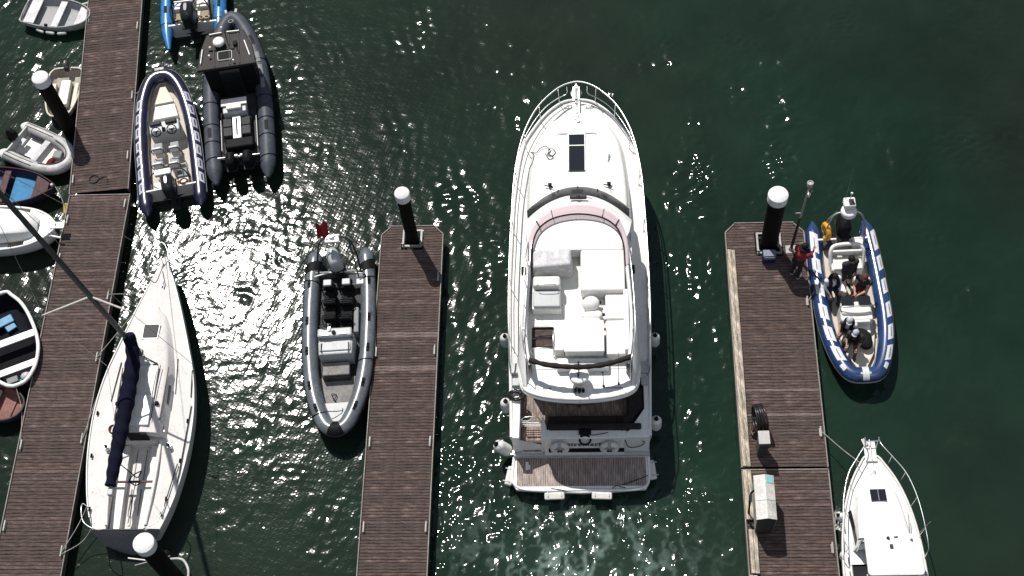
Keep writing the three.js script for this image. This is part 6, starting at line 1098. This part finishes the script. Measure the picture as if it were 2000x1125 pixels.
function person(label, { at, turn = 0, J, top, legs, shoes = [0.03, 0.03, 0.03], sleeve = top, headTurn = [0, 0], hair, cap, vest, scale = 1 }) {
  const t = new THREE.Group(); t.name = numbered('person'); t.position.set(...at); t.rotation.y = turn; t.scale.setScalar(scale);
  t.userData = { label, category: 'person', group: 'people at the blue inflatable boat' }; scene.add(t);
  const j = { ...J }; const mid = (a, b, f) => a.map((v, i) => v + (b[i] - v) * f);
  const B = [[j.pelvis, j.waist, 0.135, 0.12, legs], [j.waist, j.chest, 0.12, 0.145, top], [j.chest, j.neck, 0.13, 0.06, top], [j.shL, j.shR, 0.085, 0.085, top], [mid(j.shL, j.chest, 0.2), mid(j.shL, j.pelvis, 0.55), 0.09, 0.10, top], [mid(j.shR, j.chest, 0.2), mid(j.shR, j.pelvis, 0.55), 0.09, 0.10, top], [j.hipL, j.hipR, 0.115, 0.115, legs], [j.neck, j.head, 0.052, 0.05, SKIN]];
  for (const s of ['L', 'R']) B.push([j['sh' + s], j['el' + s], 0.068, 0.05, sleeve], [j['el' + s], j['wr' + s], 0.047, 0.03, top === sleeve ? sleeve : SKIN], [j['hip' + s], j['kn' + s], 0.098, 0.066, legs], [j['kn' + s], j['an' + s], 0.062, 0.042, legs], [j['an' + s], j['toe' + s], 0.047, 0.036, shoes]);
  const xs = B.flatMap((b) => [b[0], b[1]]), lo = [0, 1, 2].map((k) => Math.min(...xs.map((p) => p[k]))), hi = [0, 1, 2].map((k) => Math.max(...xs.map((p) => p[k])));
  const half = Math.max(...hi.map((h, k) => h - lo[k])) / 2 + 0.2, c = lo.map((l, k) => (l + hi[k]) / 2);
  const tint = (x, y, z) => { let best = 1e9, col = top; for (const [a, b, r0, r1, cc] of B) { const d = b.map((v, i) => v - a[i]), p = [x - a[0], y - a[1], z - a[2]], dd = d[0] ** 2 + d[1] ** 2 + d[2] ** 2 || 1e-9, q = Math.max(0, Math.min(1, (p[0] * d[0] + p[1] * d[1] + p[2] * d[2]) / dd)), e = Math.hypot(p[0] - q * d[0], p[1] - q * d[1], p[2] - q * d[2]) - r0 - (r1 - r0) * q; if (e < best) { best = e; col = cc; } } const f = 0.85 + 0.3 * vnoise(x * 14 + 50, z * 14 + y * 9 + 50, 170); return col.map((v) => v * f); };
  const geos = [strip(paint(meshField(B, c, half, 74, 0.05), tint))];
  const hm = new THREE.Matrix4().compose(V(...j.head), new THREE.Quaternion().setFromEuler(new THREE.Euler(headTurn[1], headTurn[0], 0, 'YXZ')), V(1, 1, 1));
  geos.push(strip(headGeo.clone().applyMatrix4(hm)));
  for (const s of ['L', 'R']) { const d = V(...j['wr' + s]).sub(V(...j['el' + s])).normalize(); const g = handGeo.clone(); if (s === 'L') { g.scale(-1, 1, 1); const p = g.attributes.position.array, nn = g.attributes.normal.array, cc = g.attributes.color.array; for (let i = 0; i < p.length; i += 9) for (const A of [p, nn, cc]) for (let q = 0; q < 3; q++) { const u = A[i + 3 + q]; A[i + 3 + q] = A[i + 6 + q]; A[i + 6 + q] = u; } } g.applyQuaternion(new THREE.Quaternion().setFromUnitVectors(V(0, -1, 0), d)).translate(...j['wr' + s]); geos.push(strip(g)); }
  const body = new THREE.Mesh(mergeGeometries(geos), figureMat); body.name = 'body'; body.castShadow = body.receiveShadow = true; t.add(body);
  if (hair) part(t, 'hair', [new THREE.SphereGeometry(0.112, 20, 12, 0, Math.PI * 2, 0, 1.75).rotateX(0.55).scale(0.95, 1.02, 1.08).translate(0, 0.025, 0.022).applyMatrix4(hm), ...(hair.long ? [ball(0.075, 0, -0.06, 0.085, 1, 1.2, 0.7).applyMatrix4(hm)] : [])], M(...hair.c, 0.7, { map: clothTex }));
  if (cap) part(t, 'cap', [new THREE.SphereGeometry(0.116, 20, 10, 0, Math.PI * 2, 0, 1.5).scale(0.95, 0.95, 1.05).translate(0, 0.035, 0.012).applyMatrix4(hm), new THREE.CylinderGeometry(0.10, 0.10, 0.012, 20, 1, false, Math.PI * 0.55, Math.PI * 0.9).translate(0, 0.05, -0.07).applyMatrix4(hm)], M(...cap, 0.7, { map: clothTex }));
  if (vest) {
    const up = V(...j.neck).sub(V(...j.waist)).normalize(), q = new THREE.Quaternion().setFromUnitVectors(V(0, 1, 0), up), m = new THREE.Matrix4().compose(V(...mid(j.waist, j.neck, 0.55)), q, V(1, 1, 1));
    part(t, 'life_vest', [rope([[0.10, -0.24, -0.17], [0.13, 0.0, -0.19], [0.12, 0.18, -0.11], [0.11, 0.22, 0.04], [0, 0.2, 0.12], [-0.11, 0.22, 0.04], [-0.12, 0.18, -0.11], [-0.13, 0.0, -0.19], [-0.10, -0.24, -0.17]], 0.055, 60, false, 10).applyMatrix4(m), new THREE.TorusGeometry(0.19, 0.022, 6, 24).rotateX(Math.PI / 2).scale(1, 1, 0.85).translate(0, -0.18, 0).applyMatrix4(m)], M(...vest, 0.85, { map: clothTex }));
  }
  return t;
}
// joints face -z; y = 0 is the sole of the feet
const standing = { pelvis: [0, 0.95, 0], waist: [0, 1.08, 0], chest: [0, 1.28, 0], neck: [0, 1.47, 0.0], head: [0, 1.62, -0.02], shL: [-0.19, 1.40, 0], shR: [0.19, 1.40, 0], elL: [-0.24, 1.12, 0.02], elR: [0.24, 1.12, 0.02], wrL: [-0.22, 0.88, -0.08], wrR: [0.22, 0.88, -0.08], hipL: [-0.095, 0.90, 0], hipR: [0.095, 0.90, 0], knL: [-0.11, 0.50, -0.02], knR: [0.11, 0.50, -0.02], anL: [-0.12, 0.09, 0.02], anR: [0.12, 0.09, 0.02], toeL: [-0.13, 0.045, -0.14], toeR: [0.13, 0.045, -0.14] };
const seated = { pelvis: [0, 0.50, 0.02], waist: [0, 0.63, 0.03], chest: [0, 0.84, 0.0], neck: [0, 1.03, -0.03], head: [0, 1.18, -0.06], shL: [-0.19, 0.96, -0.01], shR: [0.19, 0.96, -0.01], elL: [-0.25, 0.70, -0.06], elR: [0.25, 0.70, -0.06], wrL: [-0.17, 0.60, -0.28], wrR: [0.17, 0.60, -0.28], hipL: [-0.095, 0.47, 0.0], hipR: [0.095, 0.47, 0.0], knL: [-0.13, 0.48, -0.42], knR: [0.13, 0.48, -0.42], anL: [-0.13, 0.09, -0.44], anR: [0.13, 0.09, -0.44], toeL: [-0.14, 0.045, -0.60], toeR: [0.14, 0.045, -0.60] };
const BLACK = [0.010, 0.010, 0.012], NAVY = [0.02, 0.024, 0.05], WHITE = [0.62, 0.62, 0.66], RED = [0.20, 0.012, 0.02];
person('person in red jacket and black life vest standing beside the lamp pole', { at: [9.03, DECK, 0.02], turn: -0.75, J: { ...standing, waist: [0, 1.07, -0.03], chest: [0, 1.26, -0.10], neck: [0, 1.43, -0.17], head: [0, 1.56, -0.24], shL: [-0.20, 1.37, -0.14], shR: [0.20, 1.37, -0.14], elL: [-0.27, 1.12, -0.2], elR: [0.26, 1.16, -0.30], wrL: [-0.2, 0.98, -0.36], wrR: [0.16, 1.14, -0.52] }, top: RED, legs: BLACK, shoes: [0.55, 0.55, 0.56], headTurn: [0, -0.3], hair: { c: [0.008, 0.007, 0.007] }, vest: [0.012, 0.011, 0.012] });
person('person dressed all in black standing at the helm seat of the blue inflatable', { at: [10.57, 0.34, 0.28], turn: Math.PI + 0.3, J: { ...standing, chest: [0.0, 1.28, -0.02], elR: [0.25, 1.14, -0.08], wrR: [0.18, 0.98, -0.28] }, top: BLACK, legs: BLACK, headTurn: [0.2, -0.15], hair: { c: [0.010, 0.008, 0.007] } });
person('seated person in white shirt and navy vest in the inflatable, nearest the jetty', { at: [10.06, 0.34, 0.60], turn: Math.PI + 0.25, J: seated, top: WHITE, legs: NAVY, headTurn: [-0.2, -0.2], hair: { c: [0.014, 0.010, 0.009] }, vest: [0.015, 0.017, 0.035] });
person('seated person with reddish hair and dark top on the outer side of the blue inflatable', { at: [11.02, 0.34, 0.64], turn: Math.PI - 0.55, J: { ...seated, elL: [-0.2, 0.76, -0.22], wrL: [-0.05, 0.78, -0.48], elR: [0.22, 0.78, -0.20], wrR: [0.08, 0.80, -0.46] }, top: [0.016, 0.014, 0.018], legs: [0.16, 0.02, 0.025], sleeve: SKIN, headTurn: [0.1, -0.2], hair: { c: [0.13, 0.052, 0.026], long: true } });
person('person in white cap and white shirt leaning on the console front of the blue inflatable', { at: [10.42, 0.36, 2.10], turn: 2.6, J: { ...seated, elL: [-0.30, 0.78, -0.10], wrL: [-0.40, 0.62, -0.26], elR: [0.26, 0.74, -0.04] }, top: WHITE, legs: [0.09, 0.07, 0.06], sleeve: SKIN, headTurn: [0.2, -0.35], cap: [0.66, 0.66, 0.68], vest: [0.014, 0.013, 0.016], scale: 0.95 });
person('person in pale cap and black vest sitting farthest forward in the blue inflatable', { at: [10.55, 0.42, 2.52], turn: 2.75, J: { ...seated, elL: [-0.26, 0.72, -0.10], wrL: [-0.22, 0.56, -0.30], knL: [-0.2, 0.44, -0.38], anL: [-0.24, 0.09, -0.46], toeL: [-0.28, 0.045, -0.6] }, top: [0.03, 0.028, 0.035], legs: [0.10, 0.065, 0.05], sleeve: [0.03, 0.028, 0.035], headTurn: [-0.3, -0.3], cap: [0.56, 0.57, 0.66], vest: [0.012, 0.012, 0.014], scale: 0.88 });

renderer.render(scene, camera);
